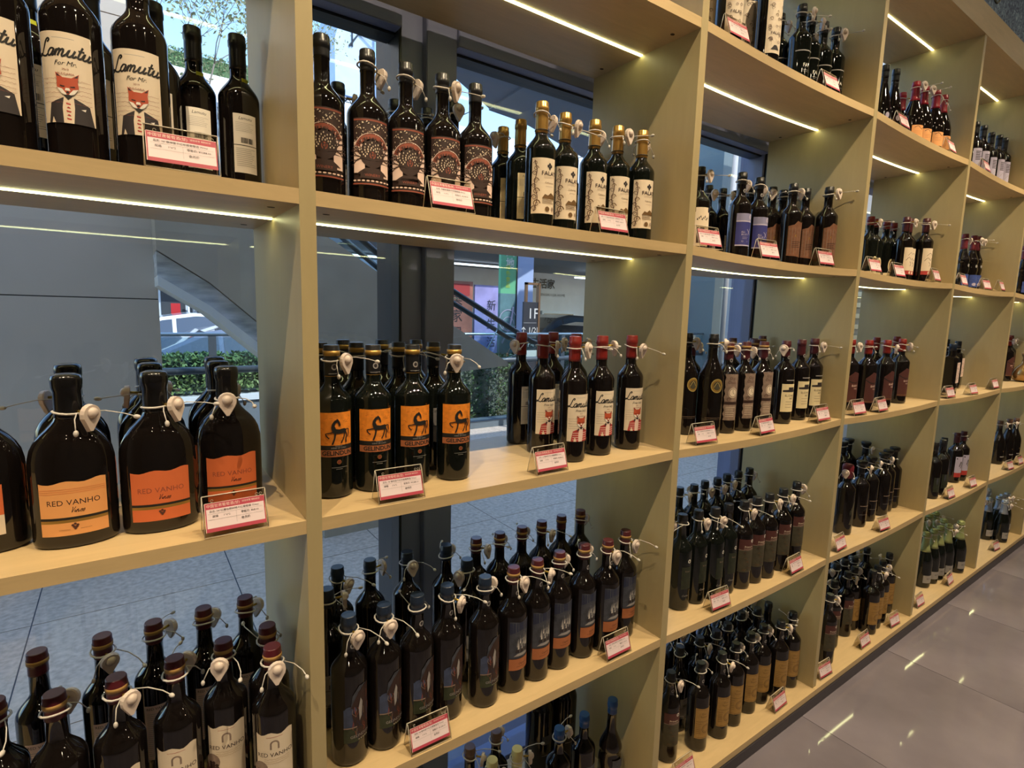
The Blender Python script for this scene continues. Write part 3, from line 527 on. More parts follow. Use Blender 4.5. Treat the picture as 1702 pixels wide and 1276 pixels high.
BOTTLES=[(0, 2, 'lamr', 0, -0.367, 0.1),
(0, 2, 'lamr', 0, -0.286, 0.1),
(0, 2, 'lamr', 0, -0.204, 0.1),
(0, 2, 'lamr', 1, -0.347, 0.24),
(0, 2, 'lamr', 1, -0.266, 0.24),
(0, 2, 'lamr', 1, -0.177, 0.24),
(0, 2, 'lamr', 1, -0.113, 0.293),
(0, 2, 'lamr', 1, -0.04, 0.274),
(0, 3, 'flask', 0, -0.323, 0.1),
(0, 3, 'flask', 0, -0.211, 0.101),
(0, 3, 'flask', 0, -0.099, 0.145),
(0, 3, 'flask', 1, -0.435, 0.13),
(0, 3, 'flask', 0, -0.332, 0.27),
(0, 3, 'flask', 0, -0.212, 0.25),
(0, 3, 'flask', 0, -0.215, 0.36),
(0, 3, 'flask', 0, -0.099, 0.255),
(0, 3, 'flask', 0, -0.093, 0.355),
(0, 4, 'rvb', 1, -0.406, 0.26),
(0, 4, 'rvb', 1, -0.312, 0.257),
(0, 4, 'rvb', 1, -0.231, 0.26),
(0, 4, 'rvb', 1, -0.144, 0.265),
(0, 4, 'rvb', 1, -0.065, 0.267),
(0, 4, 'rvb', 0, -0.37, 0.107),
(0, 4, 'rvb', 0, -0.289, 0.102),
(0, 4, 'rvb', 0, -0.205, 0.108),
(0, 4, 'rvb', 0, -0.126, 0.12),
(0, 4, 'rvb', 0, -0.047, 0.129),
(0, 4, 'rvb', 0, -0.054, 0.052),
(0, 4, 'rvb', 0, -0.446, 0.135),
(1, 2, 'tree', 0, 0.087, 0.159),
(1, 2, 'tree', 0, 0.178, 0.163),
(1, 2, 'tree', 0, 0.263, 0.168),
(1, 2, 'tree', 0, 0.348, 0.166),
(1, 2, 'tree', 0, 0.432, 0.166),
(1, 2, 'tree', 1, 0.182, 0.36),
(1, 2, 'tree', 1, 0.325, 0.372),
(1, 2, 'tree', 1, 0.412, 0.372),
(1, 2, 'tree', 1, 0.446, 0.295),
(1, 2, 'fala', 0, 0.596, 0.13),
(1, 2, 'fala', 0, 0.688, 0.152),
(1, 2, 'fala', 0, 0.78, 0.142),
(1, 2, 'fala', 0, 0.86, 0.137),
(1, 2, 'fala', 0, 0.937, 0.121),
(1, 2, 'fala', 1, 0.625, 0.338),
(1, 2, 'fala', 1, 0.629, 0.262),
(1, 2, 'fala', 1, 0.889, 0.372),
(1, 2, 'fala', 1, 0.96, 0.344),
(1, 3, 'gel', 0, 0.085, 0.121),
(1, 3, 'gel', 0, 0.17, 0.121),
(1, 3, 'gel', 0, 0.259, 0.123),
(1, 3, 'gel', 0, 0.352, 0.105),
(1, 3, 'gel', 1, 0.085, 0.2),
(1, 3, 'gel', 1, 0.163, 0.2),
(1, 3, 'gel', 1, 0.261, 0.202),
(1, 3, 'gel', 1, 0.348, 0.2),
(1, 3, 'gel', 1, 0.166, 0.3),
(1, 3, 'gel', 1, 0.261, 0.3),
(1, 3, 'gel', 1, 0.35, 0.3),
(1, 3, 'lama', 0, 0.69, 0.083),
(1, 3, 'lama', 0, 0.799, 0.097),
(1, 3, 'lama', 0, 0.918, 0.101),
(1, 3, 'lama', 0, 0.671, 0.19),
(1, 3, 'lama', 1, 0.682, 0.304),
(1, 3, 'lama', 1, 0.804, 0.31),
(1, 3, 'lama', 1, 0.806, 0.21),
(1, 4, 'gali', 0, 0.1, 0.085),
(1, 4, 'gali', 0, 0.177, 0.085),
(1, 4, 'gali', 0, 0.255, 0.085),
(1, 4, 'gali', 0, 0.332, 0.088),
(1, 4, 'gali', 0, 0.428, 0.076),
(1, 4, 'gali', 1, 0.094, 0.214),
(1, 4, 'gali', 1, 0.147, 0.307),
(1, 4, 'gali', 1, 0.228, 0.304),
(1, 4, 'gali', 1, 0.327, 0.299),
(1, 4, 'gali', 1, 0.434, 0.283),
(1, 4, 'gali', 1, 0.438, 0.179),
(1, 4, 'ship', 0, 0.515, 0.081),
(1, 4, 'ship', 0, 0.592, 0.083),
(1, 4, 'ship', 0, 0.67, 0.088),
(1, 4, 'ship', 0, 0.759, 0.088),
(1, 4, 'ship', 0, 0.835, 0.073),
(1, 4, 'ship', 0, 0.928, 0.094),
(1, 4, 'ship', 1, 0.527, 0.28),
(1, 4, 'ship', 1, 0.604, 0.276),
(1, 4, 'ship', 1, 0.684, 0.277),
(1, 4, 'ship', 1, 0.762, 0.282),
(1, 4, 'ship', 1, 0.843, 0.285),
(1, 4, 'ship', 1, 0.925, 0.287),
(1, 5, 'cream', 0, 0.588, 0.14),
(1, 5, 'cream', 0, 0.509, 0.147),
(1, 5, 'bcap', 0, 0.737, 0.134),
(1, 5, 'bcap', 0, 0.838, 0.136),
(1, 5, 'twist', 0, 0.927, 0.107),
(1, 5, 'brc', 0, 0.575, 0.227),
(1, 5, 'brc', 0, 0.482, 0.22),
(1, 5, 'bigd', 0, 0.804, 0.31),
(1, 5, 'bigd', 0, 0.906, 0.31),
(2, 1, 'orn', 0, 1.215, 0.138),
(2, 1, 'orn', 0, 1.197, 0.062),
(2, 1, 'orn', 0, 1.373, 0.134),
(2, 1, 'orn', 0, 1.381, 0.056),
(2, 1, 'fab', 0, 1.698, 0.207),
(2, 1, 'fab', 0, 1.699, 0.131),
(2, 1, 'fab', 0, 1.785, 0.143),
(2, 1, 'fab', 0, 1.88, 0.146),
(2, 1, 'fab', 0, 1.96, 0.141),
(2, 2, 'fig', 0, 1.351, 0.236),
(2, 2, 'fig', 1, 1.587, 0.372),
(2, 2, 'fig', 1, 1.675, 0.372),
(2, 2, 'fig', 1, 1.751, 0.364),
(2, 2, 'blue', 0, 1.509, 0.184),
(2, 2, 'blue', 0, 1.619, 0.186),
(2, 2, 'blue', 1, 1.723, 0.284),
(2, 2, 'copp', 0, 1.776, 0.227),
(2, 2, 'copp', 0, 1.782, 0.151),
(2, 2, 'copp', 0, 1.911, 0.17),
(2, 2, 'copp', 0, 1.951, 0.105),
(2, 2, 'copp', 1, 1.864, 0.234),
(2, 2, 'copp', 1, 1.942, 0.24),
(2, 3, 'medal', 0, 1.316, 0.115),
(2, 3, 'medal', 0, 1.251, 0.166),
(2, 3, 'clock', 0, 1.407, 0.116),
(2, 3, 'clock', 0, 1.499, 0.112),
(2, 3, 'clock', 0, 1.605, 0.109),
(2, 3, 'eliz', 0, 1.748, 0.106),
(2, 3, 'eliz', 0, 1.864, 0.109),
(2, 3, 'eliz', 0, 1.96, 0.108),
(2, 3, 'clock', 1, 1.454, 0.3),
(2, 3, 'clock', 1, 1.722, 0.31),
(2, 3, 'clock', 1, 1.77, 0.25),
(2, 3, 'clock', 1, 1.702, 0.2),
(2, 3, 'clock', 1, 1.951, 0.32),
(2, 4, 'dkg', 0, 1.203, 0.102),
(2, 4, 'dkg', 0, 1.286, 0.102),
(2, 4, 'dkg', 0, 1.362, 0.09),
(2, 4, 'dkg', 0, 1.438, 0.09),
(2, 4, 'brn', 0, 1.518, 0.08),
(2, 4, 'brn', 0, 1.595, 0.079),
(2, 4, 'brn', 0, 1.671, 0.075),
(2, 4, 'brn', 0, 1.77, 0.077),
(2, 4, 'brn', 0, 1.887, 0.087),
(2, 4, 'dkg', 1, 1.438, 0.298),
(2, 4, 'dkg', 1, 1.518, 0.292),
(2, 4, 'dkg', 1, 1.595, 0.299),
(2, 4, 'dkg', 1, 1.671, 0.295),
(2, 4, 'brn', 1, 1.749, 0.304),
(2, 4, 'brn', 1, 1.825, 0.301),
(2, 4, 'brn', 1, 1.902, 0.298),
(2, 5, 'brn', 0, 1.207, 0.108),
(2, 5, 'gold', 0, 1.336, 0.083),
(2, 5, 'gold', 0, 1.45, 0.076),
(2, 5, 'gold', 0, 1.547, 0.084),
(2, 5, 'gold', 0, 1.656, 0.091),
(2, 5, 'gold', 0, 1.749, 0.094),
(2, 5, 'gold', 0, 1.838, 0.072),
(2, 5, 'gold', 0, 1.943, 0.079),
(2, 5, 'gold', 1, 1.351, 0.183),
(2, 5, 'gold', 1, 1.465, 0.181),
(2, 5, 'gold', 1, 1.556, 0.174),
(2, 5, 'gold', 1, 1.64, 0.18),
(2, 5, 'gold', 1, 1.763, 0.198),
(2, 5, 'gold', 1, 1.847, 0.178),
(2, 5, 'gold', 1, 1.928, 0.177),
(3, 1, 'tall', 0, 2.528, 0.199),
(3, 1, 'tall', 0, 2.608, 0.188),
(3, 1, 'burg', 0, 2.724, 0.197),
(3, 1, 'burg', 0, 2.631, 0.112),
(3, 1, 'burg', 0, 2.718, 0.108),
(3, 1, 'burg', 0, 2.814, 0.095),
(3, 1, 'burg', 0, 2.915, 0.099),
(3, 2, 'ovl', 0, 2.618, 0.229),
(3, 2, 'ovl', 0, 2.71, 0.245),
(3, 2, 'ovl', 0, 2.816, 0.239),
(3, 2, 'ovl', 0, 2.929, 0.25),
(3, 2, 'hill', 0, 2.827, 0.16),
(3, 2, 'hill', 0, 2.902, 0.175),
(3, 2, 'hill', 0, 2.96, 0.124),
(3, 3, 'redb', 0, 2.393, 0.089),
(3, 3, 'redb', 0, 2.802, 0.22),
(3, 3, 'redb', 0, 2.778, 0.1),
(3, 3, 'redb', 0, 2.959, 0.19),
(3, 3, 'redb', 0, 2.326, 0.131),
(3, 3, 'redb', 0, 2.577, 0.088),
(3, 4, 'redc', 0, 2.373, 0.11),
(3, 4, 'tcork', 0, 2.542, 0.122),
(3, 4, 'tcork', 0, 2.662, 0.129),
(3, 4, 'tcork', 0, 2.793, 0.126),
(3, 4, 'tcork', 0, 2.875, 0.138),
(3, 4, 'tcork', 0, 2.957, 0.14),
(3, 4, 'tcork', 1, 2.875, 0.351),
(3, 4, 'tcork', 1, 2.957, 0.358),
(3, 4, 'tcork', 1, 2.957, 0.275),
(3, 5, 'brn', 0, 2.233, 0.068),
(3, 5, 'brn', 0, 2.38, 0.116),
(3, 5, 'brn', 0, 2.533, 0.126),
(3, 5, 'gold', 0, 2.623, 0.133),
(3, 5, 'gold', 0, 2.661, 0.066),
(3, 5, 'gold', 0, 2.738, 0.076),
(3, 5, 'gold', 0, 2.818, 0.084),
(3, 5, 'gold', 0, 2.953, 0.106),
(3, 5, 'gold', 1, 2.577, 0.196),
(3, 5, 'gold', 1, 2.667, 0.197),
(3, 5, 'gold', 1, 2.743, 0.183),
(3, 5, 'gold', 1, 2.927, 0.202),
(4, 1, 'whl', 0, 3.49, 0.133),
(4, 1, 'whl', 0, 3.585, 0.126),
(4, 1, 'whl', 0, 3.766, 0.139),
(4, 1, 'whl', 0, 3.86, 0.128),
(4, 1, 'whl', 0, 3.96, 0.127),
(4, 2, 'wave', 0, 3.748, 0.192),
(4, 2, 'wave', 0, 3.886, 0.189),
(4, 2, 'wave', 0, 3.961, 0.19),
(4, 3, 'rect', 0, 3.391, 0.08),
(4, 3, 'rect', 0, 3.82, 0.18),
(4, 3, 'rect', 0, 3.961, 0.28),
(4, 4, 'grn', 0, 3.345, 0.086),
(4, 4, 'grn', 0, 3.473, 0.091),
(4, 4, 'grn', 0, 3.55, 0.108),
(4, 4, 'silh', 0, 3.825, 0.126),
(4, 4, 'silh', 0, 3.911, 0.118),
(4, 5, 'chg', 0, 3.458, 0.106),
(4, 5, 'chg', 0, 3.555, 0.1),
(4, 5, 'chg', 0, 3.643, 0.097),
(4, 5, 'chg', 0, 3.731, 0.083),
(4, 5, 'chg', 0, 3.864, 0.061),
(4, 5, 'chg', 1, 3.749, 0.22),
(4, 5, 'chg', 1, 3.925, 0.207),
(4, 5, 'chg', 1, 3.807, 0.129),
(4, 5, 'chg', 1, 3.837, 0.212),
(5, 4, 'dkv', 0, 4.669, 0.125),
(5, 4, 'dkv', 0, 4.803, 0.106),
(5, 4, 'dkv', 0, 4.883, 0.088),
(5, 5, 'chs', 0, 4.686, 0.127),
(5, 5, 'chs', 0, 4.792, 0.1),
(5, 5, 'chs', 0, 4.875, 0.101),
(5, 5, 'chs', 0, 4.957, 0.094),
(5, 5, 'chs', 0, 4.721, 0.052),
(5, 5, 'chs', 0, 4.957, 0.204),
(5, 3, 'redb', 0, 4.75, 0.161),
(5, 3, 'redb', 0, 4.959, 0.2),
(5, 3, 'dec', 0, 4.812, 0.069),
(5, 2, 'wave', 0, 4.55, 0.1),
(2, 5, 'gold', 1, 1.27, 0.29),
(2, 5, 'gold', 1, 1.37, 0.29),
(2, 5, 'gold', 1, 1.47, 0.29),
(2, 5, 'gold', 1, 1.57, 0.29),
(2, 5, 'gold', 1, 1.67, 0.29),
(2, 5, 'gold', 1, 1.77, 0.29),
(2, 5, 'gold', 1, 1.87, 0.29),
(2, 5, 'gold', 1, 1.96, 0.29),
(3, 5, 'gold', 1, 2.27, 0.28),
(3, 5, 'gold', 1, 2.37, 0.28),
(3, 5, 'gold', 1, 2.47, 0.28),
(3, 5, 'gold', 1, 2.57, 0.28),
(3, 5, 'gold', 1, 2.67, 0.28),
(3, 5, 'gold', 1, 2.77, 0.28),
(3, 5, 'gold', 1, 2.87, 0.28),
(3, 5, 'gold', 1, 2.959, 0.28),
(3, 5, 'gold', 1, 2.33, 0.19),
(3, 5, 'gold', 1, 2.43, 0.19)]
ZS=[1.2594,.6925,.1266,-.4412,-1.0102,-1.5729]
TS=.0247; TV=.0267
def sag(bay,lev,x):
    if lev>=5 or lev==0: return 0
    amp={0:0.0,1:.0015}.get(bay,.010); u=(x-(bay-1)-TV)/(1-TV); u=min(max(u,0),1)
    return -amp*4*u*(1-u)
cnt={}
for b in BOTTLES: cnt.setdefault((b[0],b[1],b[2],b[3]),[]).append(b)
for v in cnt.values(): v.sort(key=lambda b:b[4])
hasboth=lambda b:(b[0],b[1],b[2],1-b[3]) in cnt
NAMES=dict(flask='flask_wine_bottle',chg='sparkling_wine_bottle',chs='sparkling_wine_bottle',dec='wine_jug')
PROTO={}
def make_bottle(k,front,sub):
    o=obj(NAMES.get(k,'wine_bottle'),None); o.empty_display_size=.03; m=kind_meshes(k)
    obj('glass_body',m['body'],o); obj('capsule' if k!='dec' else 'stopper',m['cap'],o)
    if 'front' in m: obj('front_label',m['front2'] if sub and 'front2' in m else m['front'],o)
    if 'back' in m: obj('back_label',m['back'],o,rot=(0,0,math.pi))
    if 'sticker' in m: obj('sticker',m['sticker'],o,rot=(0,0,math.pi*(1.0)+.4))
    if 'seal' in m: obj('neck_seal',m['seal'],o)
    if front is not None:
        t=obj('anti_theft_tag',TAGM,o,(0,0,m['tz']),(0,0,front)); obj('cord',CORDM,t)
    return o
placed={}
NOTAG={'tall','dec','grn','whl'}; TAGS=1.15
for key,lst in cnt.items():
    bay,lev,k,back=key
    for i,b in enumerate(lst):
        x,y=b[4],b[5]; z=ZS[lev]+sag(bay,lev,x)+.0009+abs(sag(bay,lev,x+.01)-sag(bay,lev,x-.01))/.02*KD[k][1]
        rr=random.Random(hash((int(x*1000),int(y*1000),lev))%99991 if False else int(x*1000)*31+int(y*1000)*17+lev*7)
        az=rr.choice([-.35,-.7,-.1,.15,3.3,2.9,-1.2,-1.7]) + rr.uniform(-.25,.25)
        has= k not in NOTAG and (rr.random()<.9)
        hz=KD[k][0]; nb=[q for q in BOTTLES if q[0]==bay and q[1]==lev and q is not b and abs(KD[q[2]][0]-hz)<.05]
        def clear(a):
            for (px,py,c) in ((.074,.037,.029),(.05,.034,.029),(.046,.0,.037),(.035,-.024,.029)):
                wx=x+TAGS*(px*math.cos(a)-py*math.sin(a)); wy=y+TAGS*(px*math.sin(a)+py*math.cos(a))
                if wx<bay-1+TV+.008 or wx>bay-.008 or wy>.46: return False
                if any(math.hypot(wx-q[4],wy-q[5])<c for q in nb): return False
            for (tx,ty) in placed.setdefault((bay,lev),[]):
                for px,py in ((.072,.037),(.036,.0),(.05,.033),(.036,-.022)):
                    wx=x+TAGS*(px*math.cos(a)-py*math.sin(a)); wy=y+TAGS*(px*math.sin(a)+py*math.cos(a))
                    if math.hypot(wx-tx,wy-ty)<.031: return False
            return True
        tries=[az]+[rr.uniform(-1.9,1.2) for _ in range(40)]+[rr.uniform(1.2,4.3) for _ in range(30)]
        az=next((a for a in tries if clear(a)),None)
        if az is None: has=False; az=0
        elif has:
            for px,py in ((.072,.037),(.036,.0),(.036,-.022)): placed[(bay,lev)].append((x+TAGS*(px*math.cos(az)-py*math.sin(az)),y+TAGS*(px*math.sin(az)+py*math.cos(az))))
        if k=='lamr': has=False
        if k=='flask' and y<.2: az=(-.75 if x<-.15 else -1.7); has=x>-.42
        rot=(math.pi if back else 0)+rr.uniform(-.10,.10)
        if k=='lamr' and not back: rot=-.28
        if k=='fala' and not back: rot=-.42+rr.uniform(-.08,.08)
        if k=='lama' and not back: rot=-.14+rr.uniform(-.06,.06)
        if bay>=2 and not back and k!='rect': rot=-.38+rr.uniform(-.12,.12)
        if k in('gel','tree') and not back: rot=-.2+rr.uniform(-.05,.05)
        if k=='rvb' and not back: rot=-.12+rr.uniform(-.1,.1)
        if k=='flask': rot=math.pi if back else 0.0
        sub=(k=='flask' and x>-.3)
        o=make_bottle(k,(az-rot) if has else None,sub)
        if has:
            for c in o.children:
                if c.name.startswith('anti_theft'): c.rotation_euler=(rr.uniform(-.10,.10),rr.uniform(-.12,.18),az-rot); c.scale=(TAGS,)*3
        o.location=(x,y,z); o.rotation_euler=(0,0,rot)
        parts=[DESC[k]]
        row=('back row' if back else 'front row') if hasboth(b) else None
        where=[]
        if len(lst)>1: where.append(ORD[i]+' from left')
        if row: where.append(row)
        lab=DESC[k]+((' '+', '.join(where)) if where else '')+', '+BAY[bay]+' '+LEV[lev]
        tag(o,lab,'bottle','%s bottles on the %s of the %s'%(DESC[k].split(' with ')[0],LEV[lev],BAY[bay]))

# ---------------------------------------------------------------- price cards in acrylic stands
def card_meshes():
    out=[]
    bm=bmesh.new(); W=.048
    # bent acrylic A-frame: front leaf, top fold, rear leaf, with thickness
    def leaf(p0,p1,t=.0018):
        d=Vector((0,p1[0]-p0[0],p1[1]-p0[1])).normalized(); n=Vector((0,-d.z,d.y))*t
        vs=[]
        for x in (-W,W):
            for p in (p0,p1): vs.append(Vector((x,p[0],p[1])))
        vv=[bm.verts.new(v) for v in vs]+[bm.verts.new(v+n) for v in vs]
        for q in ((0,1,3,2),(4,6,7,5),(0,4,5,1),(2,3,7,6),(0,2,6,4),(1,5,7,3)): bm.faces.new([vv[i] for i in q])
    leaf((0,0),(.020,.062)); leaf((.0232,.062),(.038,.0)); leaf((.0195,.0612),(.0235,.0612),.0014); leaf((.002,.0012),(.036,.0012),.0012)
    out.append(mesh('acrylic_stand',bm,M_ACRYL))
    bm=bmesh.new()
    for x in (-W,W):
        tube(bm,[(x,-.0003,.0005),(x,.0200,.0622)],.0007,4); tube(bm,[(x,.0236,.0622),(x,.0385,.0008)],.0007,4)
    tube(bm,[(-W,.0215,.0632),(W,.0215,.0632)],.0010,4); tube(bm,[(-W,-.0003,.0005),(W,-.0003,.0005)],.0007,4)
    for x in (-.034,.034,.040): tube(bm,[(x+.0022*math.cos(a*.9),.0172+.0001,.0555+.0022*math.sin(a*.9)) for a in range(7)],.0005,4)
    out.append(mesh('polished_edge',bm,mat('acrylic_edge',(214,206,192),.15)))
    cards=[]
    for nm,price in (('54°红魔谷橡树桶干红葡萄酒','¥68.00'),('98°歌林登干红珍藏葡萄酒','¥1288.00'),('珍酿赤霞珠干红葡萄酒','¥298.00')):
        d=D(); w,h=.045,.046; d.rect(-w,0,w,h,'cardr'); d.rect(-w+.0016,.006,w-.0016,h-.0095,'cardw'); d.rect(-w-.0008,0,-w,h,'pinkc'); d.rect(-w,h,w,h+.0008,'pinkc')
        d.text('中国甘肃葡萄酒(甘)',-.018,h-.0048,.0058,'pinkc',res=1); d.text('诚信经营 明码标价',.024,h-.0042,.0034,'pinkc',res=1)
        d.text('品名: '+nm+' 750ml',-.002,h-.0135,.0042,'black',res=1); d.rect(-w+.004,h-.0172,w-.004,h-.0169,'grey')
        d.text('规格      1*6*2',-.022,h-.0215,.0044,'black',res=1); d.rect(-w+.004,h-.0265,.0,h-.0262,'grey'); d.text('零售价: '+price,.021,h-.0215,.0044,'black',res=1); d.rect(.0,h-.036,.0003,h-.017,'grey'); d.rect(.0,h-.0265,w-.004,h-.0262,'grey')
        d.text('会员价',.014,h-.031,.0046,'black',res=1)
        cards.append(d.build(None,off0=.0006,dof=.00004,name='price_card'))
    return out,cards
(ST,EDG),CARDS_M=card_meshes()
CARDS=[(0, 2, -0.161, 0.01), (0, 3, -0.11, 0.006), (1, 2, 0.292, 0.01), (1, 2, 0.734, 0.01), (1, 3, 0.185, 0.01), (1, 3, 0.568, 0.01), (1, 4, 0.253, 0.009), (1, 4, 0.834, 0.01), (2, 1, 1.178, 0.01), (2, 1, 1.707, 0.01), (2, 2, 1.115, 0.01), (2, 2, 1.424, 0.01), (2, 2, 1.785, 0.01), (2, 3, 1.164, 0.01), (2, 3, 1.498, 0.01), (2, 3, 1.881, 0.01), (2, 4, 1.311, 0.01), (2, 4, 1.787, 0.008), (2, 5, 1.769, 0.01), (2, 5, 1.188, 0.01), (3, 1, 2.295, 0.01), (3, 1, 2.817, 0.01), (3, 2, 2.18, 0.01), (3, 2, 2.415, 0.01), (3, 2, 2.828, 0.01), (3, 3, 2.18, 0.01), (3, 3, 2.4, 0.01), (3, 4, 2.147, 0.01), (3, 4, 2.57, 0.01), (3, 5, 2.121, 0.006), (3, 5, 2.51, 0.01), (3, 5, 2.83, 0.006), (4, 1, 3.302, 0.01), (4, 2, 3.193, 0.01), (4, 2, 3.551, 0.01), (4, 2, 3.817, 0.01), (4, 3, 3.211, 0.01), (4, 3, 3.569, 0.01), (4, 3, 3.948, 0.01), (4, 4, 3.428, 0.01), (4, 4, 3.787, 0.01), (4, 5, 3.17, 0.01), (4, 5, 3.618, 0.01), (5, 4, 4.53, 0.01), (5, 4, 4.765, 0.01), (5, 5, 4.486, 0.01)]
cc={}
for c in CARDS: cc.setdefault((c[0],c[1]),[]).append(c)
for key,lst in cc.items():
    lst.sort(key=lambda c:c[2])
    for i,(bay,lev,x,y) in enumerate(lst):
        rr=random.Random(int(x*997)+lev)
        lab='red and white price card'+((', '+ORD[i]+' from left') if len(lst)>1 else '')+', front of '+BAY[bay]+' '+LEV[lev]
        t=thing('price_card_stand',lab,'price card',(x,y-.004,ZS[lev]+sag(bay,lev,x)+.0014+abs(sag(bay,lev,x+.01)-sag(bay,lev,x-.01))/.02*.049),rr.uniform(-.07,.07) if lev!=2 or bay else 0,'price cards standing on the shelf fronts')
        obj('acrylic_stand',ST,t); obj('polished_edge',EDG,t)
        ang=math.atan2(.020,.062); obj('price_card',CARDS_M[(i+bay+lev+2)%3 if not(bay==0 and lev==3) else 0] if not (bay==1 and lev==3 and i==0) else CARDS_M[1],t,(0,.0030-.0022,.0085),(-ang,0,0))

# ---------------------------------------------------------------- display shelving
sh=thing('display_shelf','maple laminate display shelving with lit open bays along the shop window','shelf',(0,0,0))
DEP=.395
def board(x0,x1,z1,ts,y0,y1,bay,lev,nm='shelf_board',m=None):
    bm=bmesh.new(); n=14 if 0<lev<5 and bay>0 else 1; rows=[]
    for i in range(n+1):
        x=x0+(x1-x0)*i/n; s=sag(bay,lev,x)
        rows.append([bm.verts.new((x,y0,z1-ts+s)),bm.verts.new((x,y1,z1-ts+s)),bm.verts.new((x,y1,z1+s)),bm.verts.new((x,y0,z1+s))])
    for a,b in zip(rows,rows[1:]):
        for k in range(4): bm.faces.new((a[k],b[k],b[(k+1)%4],a[(k+1)%4]))
    bm.faces.new(rows[0][::-1]); bm.faces.new(rows[-1])
    return obj(nm,mesh(nm,bm,m or M_SHELF),sh)
for k in range(-1,7):
    bm=bmesh.new(); box(bm,k,k+TV,0.0,DEP,ZS[5]-TS,ZS[0]-TS)
    obj('upright_panel',mesh('upright_panel',bm,M_UP),sh)
for bay in range(0,7):
    for lev in (1,2,3,4):
        x0,x1=bay-1+TV,bay; b=board(x0,x1,ZS[lev],TS,0.0006,DEP,bay,lev)
        bm=bmesh.new(); n=12
        rows=[]
        for i in range(n+1):
            x=x0+.004+(x1-x0-.006)*i/n; z=ZS[lev]-TS+sag(bay,lev,x)
            rows.append([bm.verts.new((x,.1935,z+.0005)),bm.verts.new((x,.1935,z-.0022)),bm.verts.new((x,.2015,z-.0022)),bm.verts.new((x,.2015,z+.0005))])
        for a,c in zip(rows,rows[1:]):
            for q in range(4): bm.faces.new((a[q],c[q],c[(q+1)%4],a[(q+1)%4]))
        bm.faces.new(rows[0]); bm.faces.new(rows[-1])
        l=obj('led_strip',mesh('led_strip',bm,M_LED),b)
        for hx,hy in ((x0+.038,.072),(x1-.030,.067),(x1-.03,.33)):
            bm=bmesh.new(); lathe(bm,[(0,.005),(.0006,.005)],12); hz=ZS[lev]-TS+sag(bay,lev,hx)-.0005
            for v in bm.verts: v.co.x*=1.3
            obj('screw_cap',mesh('screw_cap',bm,M_HOLE),b,(hx,hy,hz))
b=obj('bottom_board',None,sh); bpy.data.objects.remove(b)
for j in range(7):
    bm=bmesh.new(); box(bm,j-1+ (.0008 if j else 0),j-.0008 if j<6 else 6+TV,-.012,DEP,ZS[5]-TS,ZS[5]); obj('bottom_board',mesh('bottom_board',bm,M_SHELF),sh)
# top box: fascia board with the lit soffit behind it
bm=bmesh.new(); box(bm,-1,6+TV,-.003,.02,ZS[0]-TS,1.3493); box(bm,-1,6+TV,.02,DEP,ZS[0]-TS,ZS[0]); obj('top_fascia',mesh('top_fascia',bm,M_SHELF),sh)
for bay in range(0,7):
    bm=bmesh.new(); box(bm,bay-1+TV+.004,bay-.002,.1935,.2015,ZS[0]-TS-.0022,ZS[0]-TS+.0005); obj('led_strip',mesh('led_strip',bm,M_LED),sh)
bm=bmesh.new(); box(bm,-1,6+TV,-.0155,.03,-1.645,ZS[5]-TS-.004); box(bm,-1,6+TV,.36,.38,-1.645,ZS[5]-TS); obj('plinth',mesh('plinth',bm,M_PLINTH),sh)

# ---------------------------------------------------------------- room shell
M_FLOOR=mat('floor_tile_polished',(120,114,124),.045,noise=.26,nscale=1.7,bump=.012,bscale=5)
M_GROUT=mat('tile_joint',(62,58,58),.7)
M_WALL=mat('shop_wall_paint',(120,112,104),.8); M_CEIL=mat('ceiling_paint_dark',(70,68,68),.8)
FZ=-1.645
fl=mk('floor',lambda bm:box(bm,-3,9.2,-4.2,.45,FZ-.05,FZ-.0016),M_GROUT); fl['kind']='structure'
bm=bmesh.new(); box(bm,-.3987,.3987,-.3987,.3987,-.008,0); tile_me=mesh('floor_tile',bm,M_FLOOR)
for i in range(15):
    for j in range(6):
        x=-2.5+.8*i; y=-.35-.8*(j-1)
        if x>9: continue
        obj('floor_tile',tile_me,fl,(x,y,FZ))
bxo('ceiling',(-3,9.2,-4.2,.45,1.95,2.05),M_CEIL)['kind']='structure'
bxo('wall_back',(-3,9.2,-4.3,-4.2,FZ,1.95),M_WALL)['kind']='structure'
bxo('wall_left',(-3.1,-3,-4.3,.45,FZ,1.95),M_WALL)['kind']='structure'
bxo('wall_right',(9.2,9.3,-4.3,.45,FZ,1.95),M_WALL)['kind']='structure'
# wall above the shelving, dressed with a dark star-field mural
bxo('wall_front',(-3,9.2,.10,.30,1.352,1.95),M_WALL)['kind']='structure'
mm=bpy.data.materials.new('mural_print'); mm.use_nodes=True; nt=mm.node_tree; bs=nt.nodes['Principled BSDF']; bs.inputs['Roughness'].default_value=.7
tc=nt.nodes.new('ShaderNodeTexCoord'); n1=nt.nodes.new('ShaderNodeTexNoise'); n1.inputs['Scale'].default_value=34; n1.inputs['Detail'].default_value=6; n1.inputs['Distortion'].default_value=2.2
cr=nt.nodes.new('ShaderNodeValToRGB'); cr.color_ramp.elements[0].position=.42; cr.color_ramp.elements[0].color=srgb((90,104,136))+(1,); cr.color_ramp.elements[1].position=.72; cr.color_ramp.elements[1].color=srgb((190,214,224))+(1,)
e=cr.color_ramp.elements.new(.55); e.color=srgb((130,156,190))+(1,)
nt.links.new(tc.outputs['Object'],n1.inputs['Vector']); nt.links.new(n1.outputs['Fac'],cr.inputs[0]); nt.links.new(cr.outputs[0],bs.inputs['Base Color'])
mu=thing('wall_mural','dark blue mottled mural panel on the wall above the shelving','mural',(2.5,.05,1.356))
